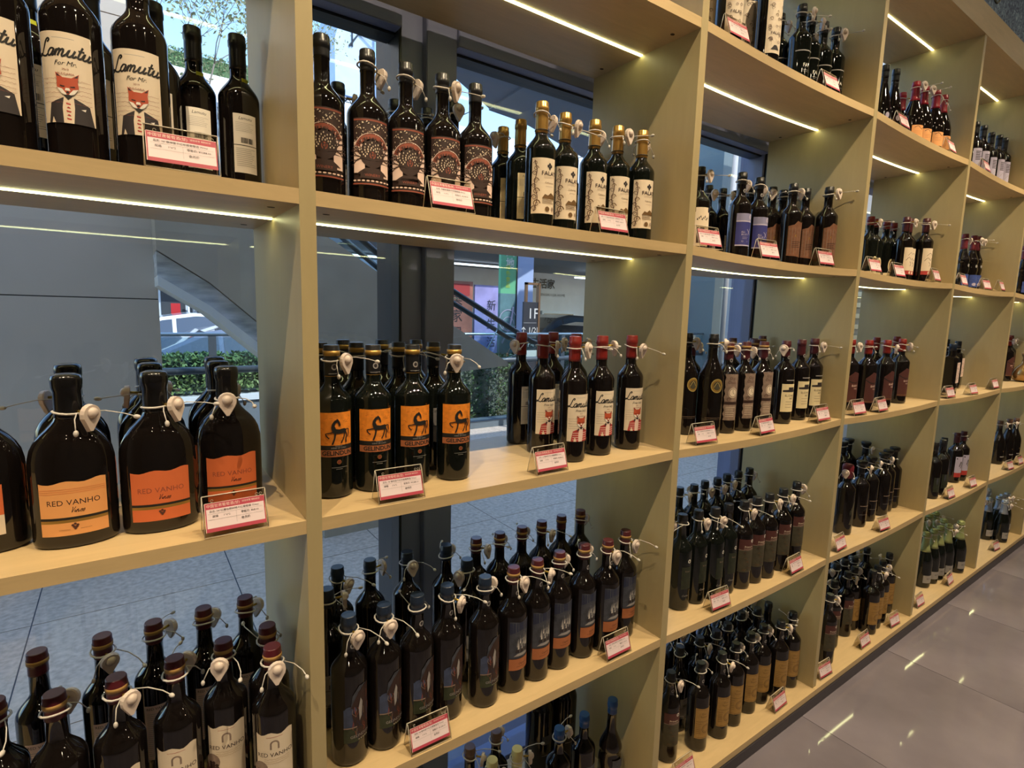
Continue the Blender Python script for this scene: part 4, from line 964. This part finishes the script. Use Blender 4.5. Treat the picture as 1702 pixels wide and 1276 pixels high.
bm=bmesh.new(); box(bm,-3.5,3.53,0,.02,0,.585); obj('mural_panel',mesh('mural_panel',bm,mm),mu)
def swl(bm):
    for (cx,cz,rr) in ((.75,.16,.05),(.35,.33,.07),(1.5,.3,.06)):
        for q in (1,.62,.3): tube(bm,[(cx+rr*q*math.cos(a*math.pi/8),-.002,cz+rr*q*math.sin(a*math.pi/8)) for a in range(16)],.005,5,closed=True)
mk('swirl_motif',swl,mat('mural_swirl',(120,124,108),.7),mu)
# ceiling downlights
for i,(x,y) in enumerate(SPOTS):
    t=thing('downlight','small round ceiling downlight, '+ORD[i if y>-1 else i-8]+' of the '+('row nearest the shelving' if y>-1 else 'far row'),'lamp',(x,y,1.95),0,'ceiling downlights above the aisle')
    mk('trim_ring',lambda bm:lathe(bm,[(-.012,.05),(0,.055)],20),mat('downlight_trim',(200,200,200),.4),t)
    mk('lens',lambda bm:lathe(bm,[(-.014,.034),(-.0125,.036)],16),mat('downlight_lens',(255,240,210),emit=(255,236,200),es=160),t)

# ---------------------------------------------------------------- shop window
w1=structE('window_1'); YW=.45
def fr(name,x0,x1,z0,z1,y0=.43,y1=.52,m=M_FRAME): return bxo(name,(x0,x1,y0,y1,z0,z1),m,w1,.002)
fr('mullion',.44,.53,FZ,1.9,.43,.60); fr('mullion',.372,.44,FZ,1.9,.455,.60); fr('mullion_lip',.366,.374,FZ,1.9,.44,.60,M_FRAME2)
fr('mullion',2.075,2.10,FZ,1.9,.42,.56,M_FRAME2); fr('mullion',2.060,2.075,FZ,1.9,.45,.56)
fr('mullion',3.62,3.72,FZ,1.9); fr('mullion',5.3,5.4,FZ,1.9); fr('mullion',-1.35,-1.25,FZ,1.9)
fr('transom',-1.25,.366,.640,.735,.42,.50); fr('transom',.53,2.06,.640,.735,.42,.50); fr('transom',2.10,3.62,.640,.735,.42,.50); fr('sill_rail',-3,6.5,FZ,FZ+.05)
fr('transom_drip',.53,2.06,.634,.642,.46,.52,M_FRAME2); fr('transom_drip',-1.25,.366,.634,.642,.46,.52,M_FRAME2)
gl=mk('glass_pane',lambda bm:box(bm,-3,6.5,.489,.495,FZ,1.9),M_GLASS,w1)
bxo('wall_window_right',(6.5,9.2,.45,.55,FZ,1.95),M_WALL)['kind']='structure'

# ---------------------------------------------------------------- outside
GZ=-1.645; ex=[]
M_STREET=mat('asphalt',(96,98,104),.9); M_PAVE=mat('granite_paving',(204,184,164),.8,noise=.22,nscale=34); M_PJ=mat('paving_joint',(86,94,106),.9)
pv=mk('ground_plaza',lambda bm:box(bm,-6,30,.60,6.2,GZ-.2,GZ-.004),M_PJ); pv['kind']='structure'
bm=bmesh.new(); box(bm,-.447,.447,-.447,.447,-.03,0); slab_me=mesh('paving_slab',bm,M_PAVE)
for i in range(11):
    for j in range(6): obj('paving_slab',slab_me,pv,(-2.05+.9*i,1.05+.9*j,GZ))
rd=mk('ground_street',lambda bm:box(bm,-30,60,6.2,45,-2.35,-1.95),M_STREET); rd['kind']='structure'
# unseen upper block, added and sized so its shadow covers the near plaza
ub=mk('wall_shade_block',lambda bm:box(bm,-12,16,-9,.62,2.06,3.4),mat('shade_block_stone',(150,150,152),.8)); ub['kind']='structure'
# clad pillar
M_TRK=mat('pillar_core_dark',(70,72,80),.6)
M_CLAD=mat('pillar_cladding',(206,192,176),.4,noise=.06,nscale=2)
t=thing('clad_pillar','wide blue grey clad pillar outside behind the leftmost bay','pillar',(-1.178,3.12,GZ)); bxo('pillar_core',(-1.10,1.108,.02,.98,0,4.8),M_TRK,t)
for z in range(3):
    for i in range(2): bxo('cladding_panel',(-1.10+1.106*i+.003,.003+1.106*i,0,.02,1.6*z+.003,1.6*z+1.597),M_CLAD,t)
# escalator
M_TR=mat('truss_panel_grey',(180,168,150),.25,noise=.08,nscale=4); M_STEEL=mat('escalator_steel',(222,228,230),.22,.3,noise=.35,nscale=7,stretch=(1,1,4),bump=.5,bscale=5); M_BLK=mat('handrail_rubber',(30,40,46),.4)
M_EG=glass_mat('balustrade_glass',(.80,.90,.92),.9)
t=thing('escalator','outdoor escalator with grey side panels, glass balustrade and black handrail','escalator',(0,2.7,0))
def esc(bm): prism(bm,[(-.085,.875),(.9,.36),(1.346,.088),(1.779,-.174),(2.30,-.475),(2.30,-.50),(1.62,-.55),(1.50,GZ),(.80,GZ),(.78,-.43),(.442,-.185),(.173,.057),(-.085,.225)],0,.55)
mk('side_panel',esc,M_TR,t)
mk('underside_cladding',lambda bm:prism(bm,[(-.085,.22),(.173,.052),(.442,-.19),(.74,-.40),(.62,-.47),(.173,-.08),(-.085,.085)],.03,.50),M_STEEL,t)
mk('soffit_edge',lambda bm:prism(bm,[(-.085,.085),(.173,-.08),(.62,-.47),(.60,-.52),(.16,-.125),(-.085,.03)],.0,.5),mat('soffit_white',(226,226,220),.5),t)
HR=[(-.05,1.215),(.104,1.13),(1.0,.47),(1.346,.25),(1.779,-.0),(2.606,-.50),(2.70,-.60)]
HR2=[(a,b+.02) for a,b in [(-.05,1.215),(.104,1.13),(1.034,.385+.06),(1.346,.215),(1.77,.0+.10),(2.606,-.268-.06),(2.72,-.36)]]
mk('balustrade_glass',lambda bm:prism(bm,[(a,b) for a,b in HR2]+[(2.30,-.47),(1.779,-.17),(1.346,.092),(.9,.364),(-.05,.865)],.10,.112),M_EG,t)
mk('handrail',lambda bm:tube(bm,[(a,.106,b) for a,b in HR2],.022,8),M_BLK,t)
mk('handrail',lambda bm:tube(bm,[(a+.12,.62,b) for a,b in HR2],.022,8),M_BLK,t)
for k in range(5):
    x=.35+.45*k; z0=.86-(x+.05)*.56-.03; mk('glass_clamp',lambda bm:tube(bm,[(x,.106,z0),(x+.11,.106,z0+.20)],.006,5),mat('clamp_steel',(214,224,228),.2,.8),t)
# glass guard rail and posts along plaza edge
M_RAIL=mat('rail_steel',(150,170,182),.25,.6); M_RAILD=mat('rail_dark',(72,80,88),.35)
t=thing('glass_railing','glass guard railing with slim steel top rail between plaza and cars','railing',(1.2,4.5,GZ))
mk('top_rail',lambda bm:tube(bm,[(-2.2,0,1.315),(6.5,0,1.315)],.016,8),M_RAIL,t); mk('glass_panel',lambda bm:(box(bm,-2.2,-.86,-.006,.006,1.02,1.29),box(bm,-.80,1.2,-.006,.006,1.02,1.29),box(bm,1.25,6.5,-.006,.006,1.02,1.29)),M_EG,t)
mk('mid_rail',lambda bm:tube(bm,[(-1.25,0,1.0),(6.5,0,1.0)],.032,8),M_RAILD,t)
for x in (-.83,1.22,3.2,5.2): mk('post',lambda bm:box(bm,x-.03,x+.03,-.02,.02,0,1.30),M_RAILD,t)
# planter and hedge
M_PL=mat('planter_stone',(104,114,122),.7,noise=.1,nscale=5); M_PLW=mat('planter_cap',(206,216,220),.6)
t=thing('long_planter','long grey stone planter with pale cap outside the window','planter',(3,5.5,GZ))
bxo('planter_wall',(-6,-.75,0,.5,0,.56),M_PL,t); bxo('planter_cap',(-6,-.75,-.03,.53,.56,.62),M_PLW,t); bxo('planter_step',(-6,5,-.25,-.03,0,.10),M_PL,t)
def hedge(name,x0,x1,y0,y1,z0,z1,n,label,seed,ms):
    r=random.Random(seed); bm=bmesh.new()
    for i in range(n):
        f=r.random(); x=r.uniform(x0,x1); 
        if f<.5: y=y0+r.uniform(-.03,.05); z=r.uniform(z0,z1)
        else: y=r.uniform(y0,y1); z=z1+r.uniform(-.05,.03)
        s=r.uniform(.018,.036); a=Vector((r.uniform(-1,1),r.uniform(-1,1),r.uniform(-.6,1))).normalized()*s; b_=Vector((r.uniform(-1,1),r.uniform(-1,1),r.uniform(-1,1))).normalized()*s*.55; c=Vector((x,y,z))
        v=[bm.verts.new(c-a),bm.verts.new(c+b_),bm.verts.new(c+a),bm.verts.new(c-b_)]; f_=bm.faces.new(v); f_.material_index=r.choice((0,0,1,2))
    box(bm,x0+.03,x1-.03,y0+.06,y1-.05,z0,z1-.05,2)
    me=bpy.data.meshes.new(name); bm.to_mesh(me); bm.free()
    for m in ms: me.materials.append(m)
    o=obj(name,me); tag(o,label,'hedge',kind='stuff'); return o
LG=[mat('leaf_light',(118,146,88),.6),mat('leaf_mid',(76,106,60),.6),mat('leaf_dark',(40,58,38),.7)]
hedge('clipped_hedge',-2,2.2,5.55,5.95,-.985,-.62,9000,'clipped green hedge in the planter behind the leftmost bay',1,LG)
hedge('shrub_hedge',2.45,7.2,5.62,5.95,-1.60,-.72,15000,'tall loose dark green shrubs behind the glass railing, second bay',2,[LG[1],LG[2],mat('leaf_grey',(104,116,104),.6)])
r=random.Random(5)
# cars
def car(name,label,x,y,zg,L,H,bodym,flip=1):
    t=thing(name,label,'car',(x,y,zg)); s=L/4.6; W=.88
    prof=[(-2.3,.35),(-2.28,.70),(-2.1,.86),(-1.5,.95),(-.9,1.0),(1.4,1.0),(2.1,.92),(2.28,.70),(2.3,.35),(1.9,.22),(-1.9,.22)]
    roof=[(-1.15,.97),(-.85,1.16),(-.35,1.38),(.1,1.45),(.7,1.43),(1.25,1.25),(1.65,1.0)]
    hs=H/1.45
    def body(bm):
        n=len(prof); rings=[]
        for yy,k in ((-W,.97),(-W+.06,1.0),(W-.06,1.0),(W,.97)):
            rings.append([bm.verts.new((a*s*k*flip,yy,(b if k==1 else b*.985)*hs)) for a,b in prof])
        for a_,b_ in zip(rings,rings[1:]):
            for i in range(n): f=bm.faces.new((a_[i],a_[(i+1)%n],b_[(i+1)%n],b_[i])); f.smooth=False
        bm.faces.new(rings[0]); bm.faces.new(rings[-1][::-1])
    mk('body',body,bodym,t)
    def gh(bm,shr=0,mi=0):
        n=len(roof); rings=[]
        for sg in (-1,1):
            rings.append([bm.verts.new((a*s*flip*(1-shr),sg*(W-.05-.20*(b-.97)/.48+ (.0 if not shr else .006)),b*hs if not shr else (.97+(b-.97)*.88+.012)*hs)) for a,b in roof])
        a_,b_=rings
        for i in range(n-1): bm.faces.new((a_[i],a_[i+1],b_[i+1],b_[i]))
        bm.faces.new(a_); bm.faces.new(b_[::-1]); bm.faces.new((a_[0],b_[0],b_[-1],a_[-1]))
    mk('cabin_roof',lambda bm:gh(bm),bodym,t); 
    def win(bm):
        for sg in (-1,1):
            for q in ([(-.98,1.01),(-.72,1.17),(-.34,1.33),(-.2,1.35),(-.2,1.01)],[(-.14,1.01),(-.14,1.36),(.15,1.40),(.62,1.385),(.62,1.01)],[(.68,1.01),(.68,1.38),(1.12,1.24),(1.42,1.01)]):
                pts=[(a*s*flip,sg*(W-.05-.20*(b-.97)/.48+.008),b*hs) for a,b in q]; bm.faces.new([bm.verts.new(p_) for p_ in pts])
    mk('side_windows',win,mat('car_window',(50,66,84),.05,spec=.8),t)
    for sx in (-1.42,1.42):
        for sy in (-W+.02,W-.02):
            def wh(bm):
                lathe(bm,[(-.10,.30),(-.08,.33),(.08,.33),(.10,.30)],18); 
                for v in bm.verts: v.co=Vector((v.co.x,v.co.z,v.co.y))
            wo_=mk('wheel',wh,mat('tyre',(28,28,30),.7),t,(sx*s*flip,sy,.33))
            def hub(bm):
                lathe(bm,[(-.105,.18),(.105,.18)],14)
                for v in bm.verts: v.co=Vector((v.co.x,v.co.z,v.co.y))
            mk('hub_cap',hub,mat('hub_alloy',(170,174,180),.3,.7),wo_)
    mk('door_handle',lambda bm:(box(bm,-.05*s,.12*s,-W-.012,-W+.01,.84*hs,.87*hs),box(bm,.98*s,1.15*s,-W-.012,-W+.01,.84*hs,.87*hs)),mat('chrome',(220,224,230),.15,.9),t)
    mk('head_lamp',lambda bm:box(bm,(-2.27 if flip>0 else 2.1)*s,(-2.1 if flip>0 else 2.27)*s,-W-.004,-W+.1,.66*hs,.76*hs),mat('lamp_glass',(210,214,220),.1),t)
    mk('wing_mirror',lambda bm:box(bm,-.92*s*flip-.06,-.92*s*flip+.06,-W-.16,-W+.02,.98*hs,1.08*hs),bodym,t)
    return t
CW=mat('car_paint_white',(226,230,232),.2,coat=.6); CB=mat('car_paint_slate_blue',(70,86,110),.2,.3,coat=.8); CK=mat('car_paint_black',(34,36,42),.15,coat=.8)
car('sedan_car','slate blue sedan parked behind the hedge, nearest the window',.95,7.9,-1.86,4.6,1.50,CB)
car('sedan_car','white sedan parked beyond the slate blue sedan',.6,10.6,-1.75,4.7,1.52,CW)
car('sedan_car','black hatchback car parked in front of the white shop wall',8.9,8.8,-1.85,4.3,1.58,CK)
car('sedan_car','silver grey car parked beside the black hatchback',9.4,10.9,-1.85,4.4,1.75,mat('car_paint_grey',(64,68,76),.2,.4,coat=.6))
# shops across the street
M_SW=mat('shop_white',(214,218,224),.7,noise=.04,nscale=4); M_SG=mat('shop_grey',(120,124,132),.6); M_DW=mat('shop_window_dark',(74,78,84),.12); M_DF=mat('door_frame_white',(210,220,230),.5)
t=thing('shop_building','pale shop building with dark glazed doors behind the leftmost bay','building',(0,12,-1.95))
bxo('shop_wall',(-9,3.2,.2,2.4,0,4.4),M_SG,t); bxo('canopy_band',(-9,3.2,-.5,.2,2.56,2.95),M_SW,t)
for i in range(9):
    x=-2.2+.62*i; p=bxo('glazed_door',(x,x+.56,.08,.2,0,2.4),M_DF,t); q=bxo('pane',(x+.07-(x+.28),x+.49-(x+.28),-.075,.05,.1,2.3),M_DW,p)
t=thing('street_lantern','small round red lantern hanging outside the pale shop','lantern',(1.165,11.62,-.02))
mk('lantern_body',lambda bm:ball(bm,(0,0,-.45),.14,sz=(1,1,.8),u=14,v=8),mat('lantern_red',(190,40,44),.5),t); mk('lantern_cord',lambda bm:tube(bm,[(0,0,-.34),(0,0,.625)],.01,5),M_BLK,t); mk('tassel',lambda bm:tube(bm,[(0,0,-.56),(0,0,-.74)],.025,6),mat('tassel_cream',(226,210,190),.6),t)
t=thing('street_lantern','red cloth banner on a pole beside the pale shop door','banner',(.66,11.8,-1.95))
t.name='shop_banner'; mk('banner_cloth',lambda bm:box(bm,-.16,-.0,-.01,.01,1.5,1.88),mat('lantern_red',(190,40,44),.5),t); mk('banner_pole',lambda bm:tube(bm,[(.14,0,0),(.14,0,2.05)],.02,6),M_DF,t)
bxo('notice_plate',(.2,.5,-.01,.01,1.86,2.06),M_SW,t)
# white shop with lettering
t=thing('shop_building','white shop front with dark Chinese lettering behind the second bay','building',(9.5,12,-1.95))
bxo('shop_wall',(-4.6,6.5,0,2.8,0,3.5),M_SW,t)
bxo('soffit_slab',(-6.5,7,-4.4,0,3.05,3.35),mat('soffit_grey',(128,132,138),.6),t)
for (x0,x1,z0,z1) in ((-2.05,-.9,.1,1.95),(.4,1.7,.1,1.95),(-4.3,-3.0,.1,1.9)):
    p=bxo('shop_window',(x0,x1,-.06,0,z0,z1),M_DF,t); hw=(x1-x0)/2-.08; bxo('pane',(-hw,hw,-.045,.0,.08,z1-z0-.08),M_DW,p)
for x in (2.2,2.6,3.0,3.5): bxo('louvre_panel',(x,x+.3,-.10,0,0,2.9),mat('louvre_white',(232,236,240),.6),t)
d=D(); d.text('生活家',.42,2.72,.30,'dk',bold=.006,res=1); d.text('SHENGHUOJIA HOME',.75,2.42,.11,'dk',res=1); m_=d.build(None,off0=.02,dof=.001,name='lettering'); obj('lettering',m_,t,(.0,-.02,0))
bxo('light_tube',(-6,-1.4,-1.6,-1.55,2.95,2.99),mat('tube_light',(255,255,255),emit=(240,246,255),es=2.0),t); bxo('light_tube',(.3,3.2,-1.6,-1.55,2.84,2.88),mat('tube_light',(255,255,255),emit=(240,246,255),es=2.0),t)
# facade above: louvred bright band
t=thing('office_block','tall pale blue office facade with dark louvre lines above the shops','building',(9,15,1.3))
bxo('facade_wall',(-7.5,12,0,4,.6,4.45),mat('facade_pale',(196,208,232),.6,noise=.05,nscale=1.2),t)
for k in range(7): bxo('louvre',(-8.4,-2.6,-.12,0,-.5+.13*k,-.42+.13*k),M_SW,t)
bxo('louvre_backing',(-8.4,-2.6,0,.1,-.55,.6),M_RAILD,t)
# green banner pillar
t=thing('clad_pillar','slim pale blue pillar carrying a tall green banner','pillar',(4.85,6.05,GZ)); t.name='banner_pillar'
bxo('pillar_shaft',(-.1,.22,0,.3,0,3.0),mat('pillar_paleblue',(170,186,222),.6),t)
bxo('banner_board',(-.40,-.11,0,.06,1.86,3.0),mat('banner_green',(108,186,140),.6),t); bxo('poster_board',(-.40,-.11,0,.06,.9,1.86),mat('poster_dim',(96,132,138),.5,noise=.3,nscale=6),t); bxo('edge_profile',(-.11,-.10,-.02,.2,0,3.0),M_FRAME2,t)
d=D(); 
for i,ch in enumerate('有机天地'): d.text(ch,-.235,2.82-.17*i,.16,'white',bold=.003,res=1)
for i,ch in enumerate('绿色食品'): d.text(ch,-.27,2.25-.09*i,.085,'yel',res=1)
d.ring(-.25,1.45,.17,.012,'lav',20,330,20); d.ring(-.25,1.40,.11,.01,'lav',0,300,20); d.stroke([(-.36,1.1),(-.22,1.35),(-.16,1.66)],.03,'lav'); obj('banner_print',d.build(None,off0=.004,dof=.0008),t)
# floor direction sign
t=thing('direction_sign','dark floor directory sign with arrows in a bronze frame','sign',(4.25,5.0,GZ))
bxo('sign_panel',(-.12,.12,0,.03,.60,1.72),mat('sign_dark',(58,58,64),.4),t); mk('sign_frame',lambda bm:(box(bm,.12,.15,-.01,.05,0,1.98),box(bm,-.09,-.06,0,.04,1.72,1.98),box(bm,-.09,.15,0,.04,1.95,1.98)),mat('sign_bronze',(148,112,84),.4,.5),t)
d=D(); d.text('1F',.04,1.56,.20,'white',res=1); d.rect(-.12,1.438,.10,1.445,'grey'); d.text('↑ 1/2F',-.005,1.34,.11,'white',res=1); d.rect(-.12,1.245,.10,1.252,'grey'); d.text('↓ P-P1',-.005,1.15,.10,'white',res=1); d.rect(-.12,.98,.12,1.07,'white'); obj('sign_print',d.build(None,off0=.002,dof=.0004),t)
# leaning poster boards (purple/orange) behind the balustrade
t=thing('poster_stand','tall lilac and orange poster panels behind the escalator balustrade','poster',(5.6,8.2,-1.86))
bxo('poster_panel',(-.95,-.35,0,.05,.3,2.35),mat('poster_orange',(168,104,88),.5,noise=.3,nscale=3),t); bxo('poster_panel',(-.3,.45,0,.05,.1,2.3),mat('poster_lilac',(160,152,204),.5,noise=.2,nscale=4),t)
d=D()
for i,ch in enumerate('美家居'): d.text(ch,-.7,2.0-.32*i,.26,'dk',res=1)
d.rect(-.85,2.08,-.42,2.3,'red')
for i,ch in enumerate('新生活'): d.text(ch,.08,1.9-.36*i,.22,'navy',res=1)
obj('poster_print',d.build(None,off0=.004,dof=.0008),t)
# tower, slab, roof hedge, canopy, tree
t=thing('concrete_tower','pale concrete tower with flat roof edges against the sky','building',(5.6,15,-1.9)); TB=7.7
M_CT=mat('tower_concrete',(176,194,220),.7,noise=.06,nscale=3)
mk('tower_shaft',lambda bm:(prism(bm,[(-.78,TB),(.55,TB),(.35,8.6),(.35,11),(-.2,11),(-.78,9.1)],0,3),),M_CT,t)
mk('side_fin',lambda bm:prism(bm,[(.56,TB),(.92,TB),(.92,9.3),(2.2,9.7),(2.2,10.9),(.50,10.9),(.4,8.6)],-.3,-.02),mat('tower_white',(238,238,232),.6),t)
mk('roof_line',lambda bm:(tube(bm,[(-.38,-.02,9.0),(-.12,-.02,9.38),(.9,-.32,9.15)],.03,5),tube(bm,[(-.3,-.02,9.0),(-.3,-.02,9.75),(.0,-.02,10.1)],.02,5)),M_RAILD,t)
t=thing('roof_terrace','white roof terrace slab with planted top beyond the clad pillar','building',(1.6,12,2.9))
bxo('terrace_slab',(-1.9,.9,0,3,1.05,1.55),mat('terrace_white',(240,240,240),.6),t); bxo('terrace_wall',(-1.9,.9,.3,3,-1.0,1.05),M_SG,t)
hedge('roof_hedge',-.2,2.5,12.0,12.6,4.45,4.80,2600,'dry green hedge along the roof terrace top',4,[mat('leaf_dry',(140,138,104),.7),LG[0],LG[1]])
def tree(loc,h,label,seed,n=900):
    t=thing('street_tree',label,'tree',loc); r=random.Random(seed); tips=[]
    bm=bmesh.new()
    def br(p,d,l,w,n_):
        q=p+d*l; tube(bm,[p,(p+q)/2+Vector((r.uniform(-1,1),r.uniform(-1,1),0))*l*.06,q],w,5); tips.append(q)
        if n_:
            for _ in range(3): br(q,(d+Vector((r.uniform(-.8,.8),r.uniform(-.8,.8),r.uniform(-.1,.5)))).normalized(),l*.72,w*.6,n_-1)
    br(Vector((0,0,0)),Vector((0,0,1)),h*.42,.02,5)
    obj('trunk',mesh('trunk',bm,mat('bark',(120,108,96),.9)),t)
    bm=bmesh.new()
    for q in tips:
        for _ in range(n//len(tips)+1):
            c=q+Vector((r.gauss(0,.16),r.gauss(0,.16),r.gauss(0,.14))); a=Vector((r.uniform(-1,1),r.uniform(-1,1),r.uniform(-1,1))).normalized()*.045; b_=Vector((r.uniform(-1,1),r.uniform(-1,1),r.uniform(-1,1))).normalized()*.022
            bm.faces.new([bm.verts.new(c-a),bm.verts.new(c+b_),bm.verts.new(c+a),bm.verts.new(c-b_)])
    me=bpy.data.meshes.new('foliage'); bm.to_mesh(me); bm.free(); me.materials.append(mat('leaf_olive',(150,150,104),.6)); o=obj('foliage',me,t); o['kind']='stuff'  # single dull olive tone for all the leaves
tree((.85,9.0,1.6),2.7,'thin street tree with sparse leaves against the sky, behind leftmost bay',3,1500)
tree((4.3,13.2,3.2),3.4,'yellow green tree beside the concrete tower',8,1800)
bxo('ground_roof_deck',(-.6,2.2,8.7,9.3,1.3,1.6),M_SG)['kind']='structure'
bxo('ground_roof_deck_right',(3.9,4.8,12.9,13.5,2.9,3.2),M_SG)['kind']='structure'
t=thing('entrance_canopy','folded grey soffit canopy above the plaza behind the second bay','canopy',(0,0,0))
def cnp(bm):
    A=[(2.1,3.62,2.2),(3.15,3.71,2.2),(3.23,4.55,2.2),(2.48,4.04,2.2)]; B_=[(3.15,3.71,2.2),(4.3,3.7,2.2),(7.2,5.6,2.2),(5.65,5.41,2.2),(3.75,4.62,2.2),(3.23,4.55,2.2)]
    for poly_,dz in ((A,.0),(B_,-.02)):
        lo=[bm.verts.new((a,b,c+dz)) for a,b,c in poly_]; hi=[bm.verts.new((a,b,c+dz+.25)) for a,b,c in poly_]; n=len(poly_)
        bm.faces.new(lo); bm.faces.new(hi[::-1])
        for i in range(n): bm.faces.new((lo[i],hi[i],hi[(i+1)%n],lo[(i+1)%n]))
mk('soffit_panel',cnp,mat('canopy_grey',(128,136,150),.6,noise=.05,nscale=2),t)
mk('canopy_post',lambda bm:box(bm,6.6,6.75,5.0,5.15,GZ,2.17),mat('canopy_post_white',(214,220,230),.5),t)
# white columns and pipes behind the third bay
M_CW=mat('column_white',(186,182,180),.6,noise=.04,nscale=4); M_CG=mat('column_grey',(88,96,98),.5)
t=thing('white_column','broad pale column with rain pipes behind the third bay','column',(8.17,4.25,GZ)); t.scale=(1.63,1,1)
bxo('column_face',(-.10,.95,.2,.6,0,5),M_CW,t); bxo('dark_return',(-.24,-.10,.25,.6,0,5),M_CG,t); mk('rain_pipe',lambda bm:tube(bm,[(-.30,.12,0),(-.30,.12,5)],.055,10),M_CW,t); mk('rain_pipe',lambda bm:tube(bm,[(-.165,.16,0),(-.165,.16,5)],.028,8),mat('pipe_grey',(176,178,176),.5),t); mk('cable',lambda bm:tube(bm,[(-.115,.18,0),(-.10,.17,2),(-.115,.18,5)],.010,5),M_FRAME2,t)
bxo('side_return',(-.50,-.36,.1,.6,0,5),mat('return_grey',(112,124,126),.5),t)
t=thing('white_column','pale louvred column behind the fourth bay','column',(7.2,2.2,GZ))
bxo('column_face',(-.9,.9,.2,1.2,0,5),M_CW,t)
for k in range(12): bxo('louvre_slat',(-.9,.9,.14,.2,1.2+.14*k,1.26+.14*k),M_FRAME2,t)
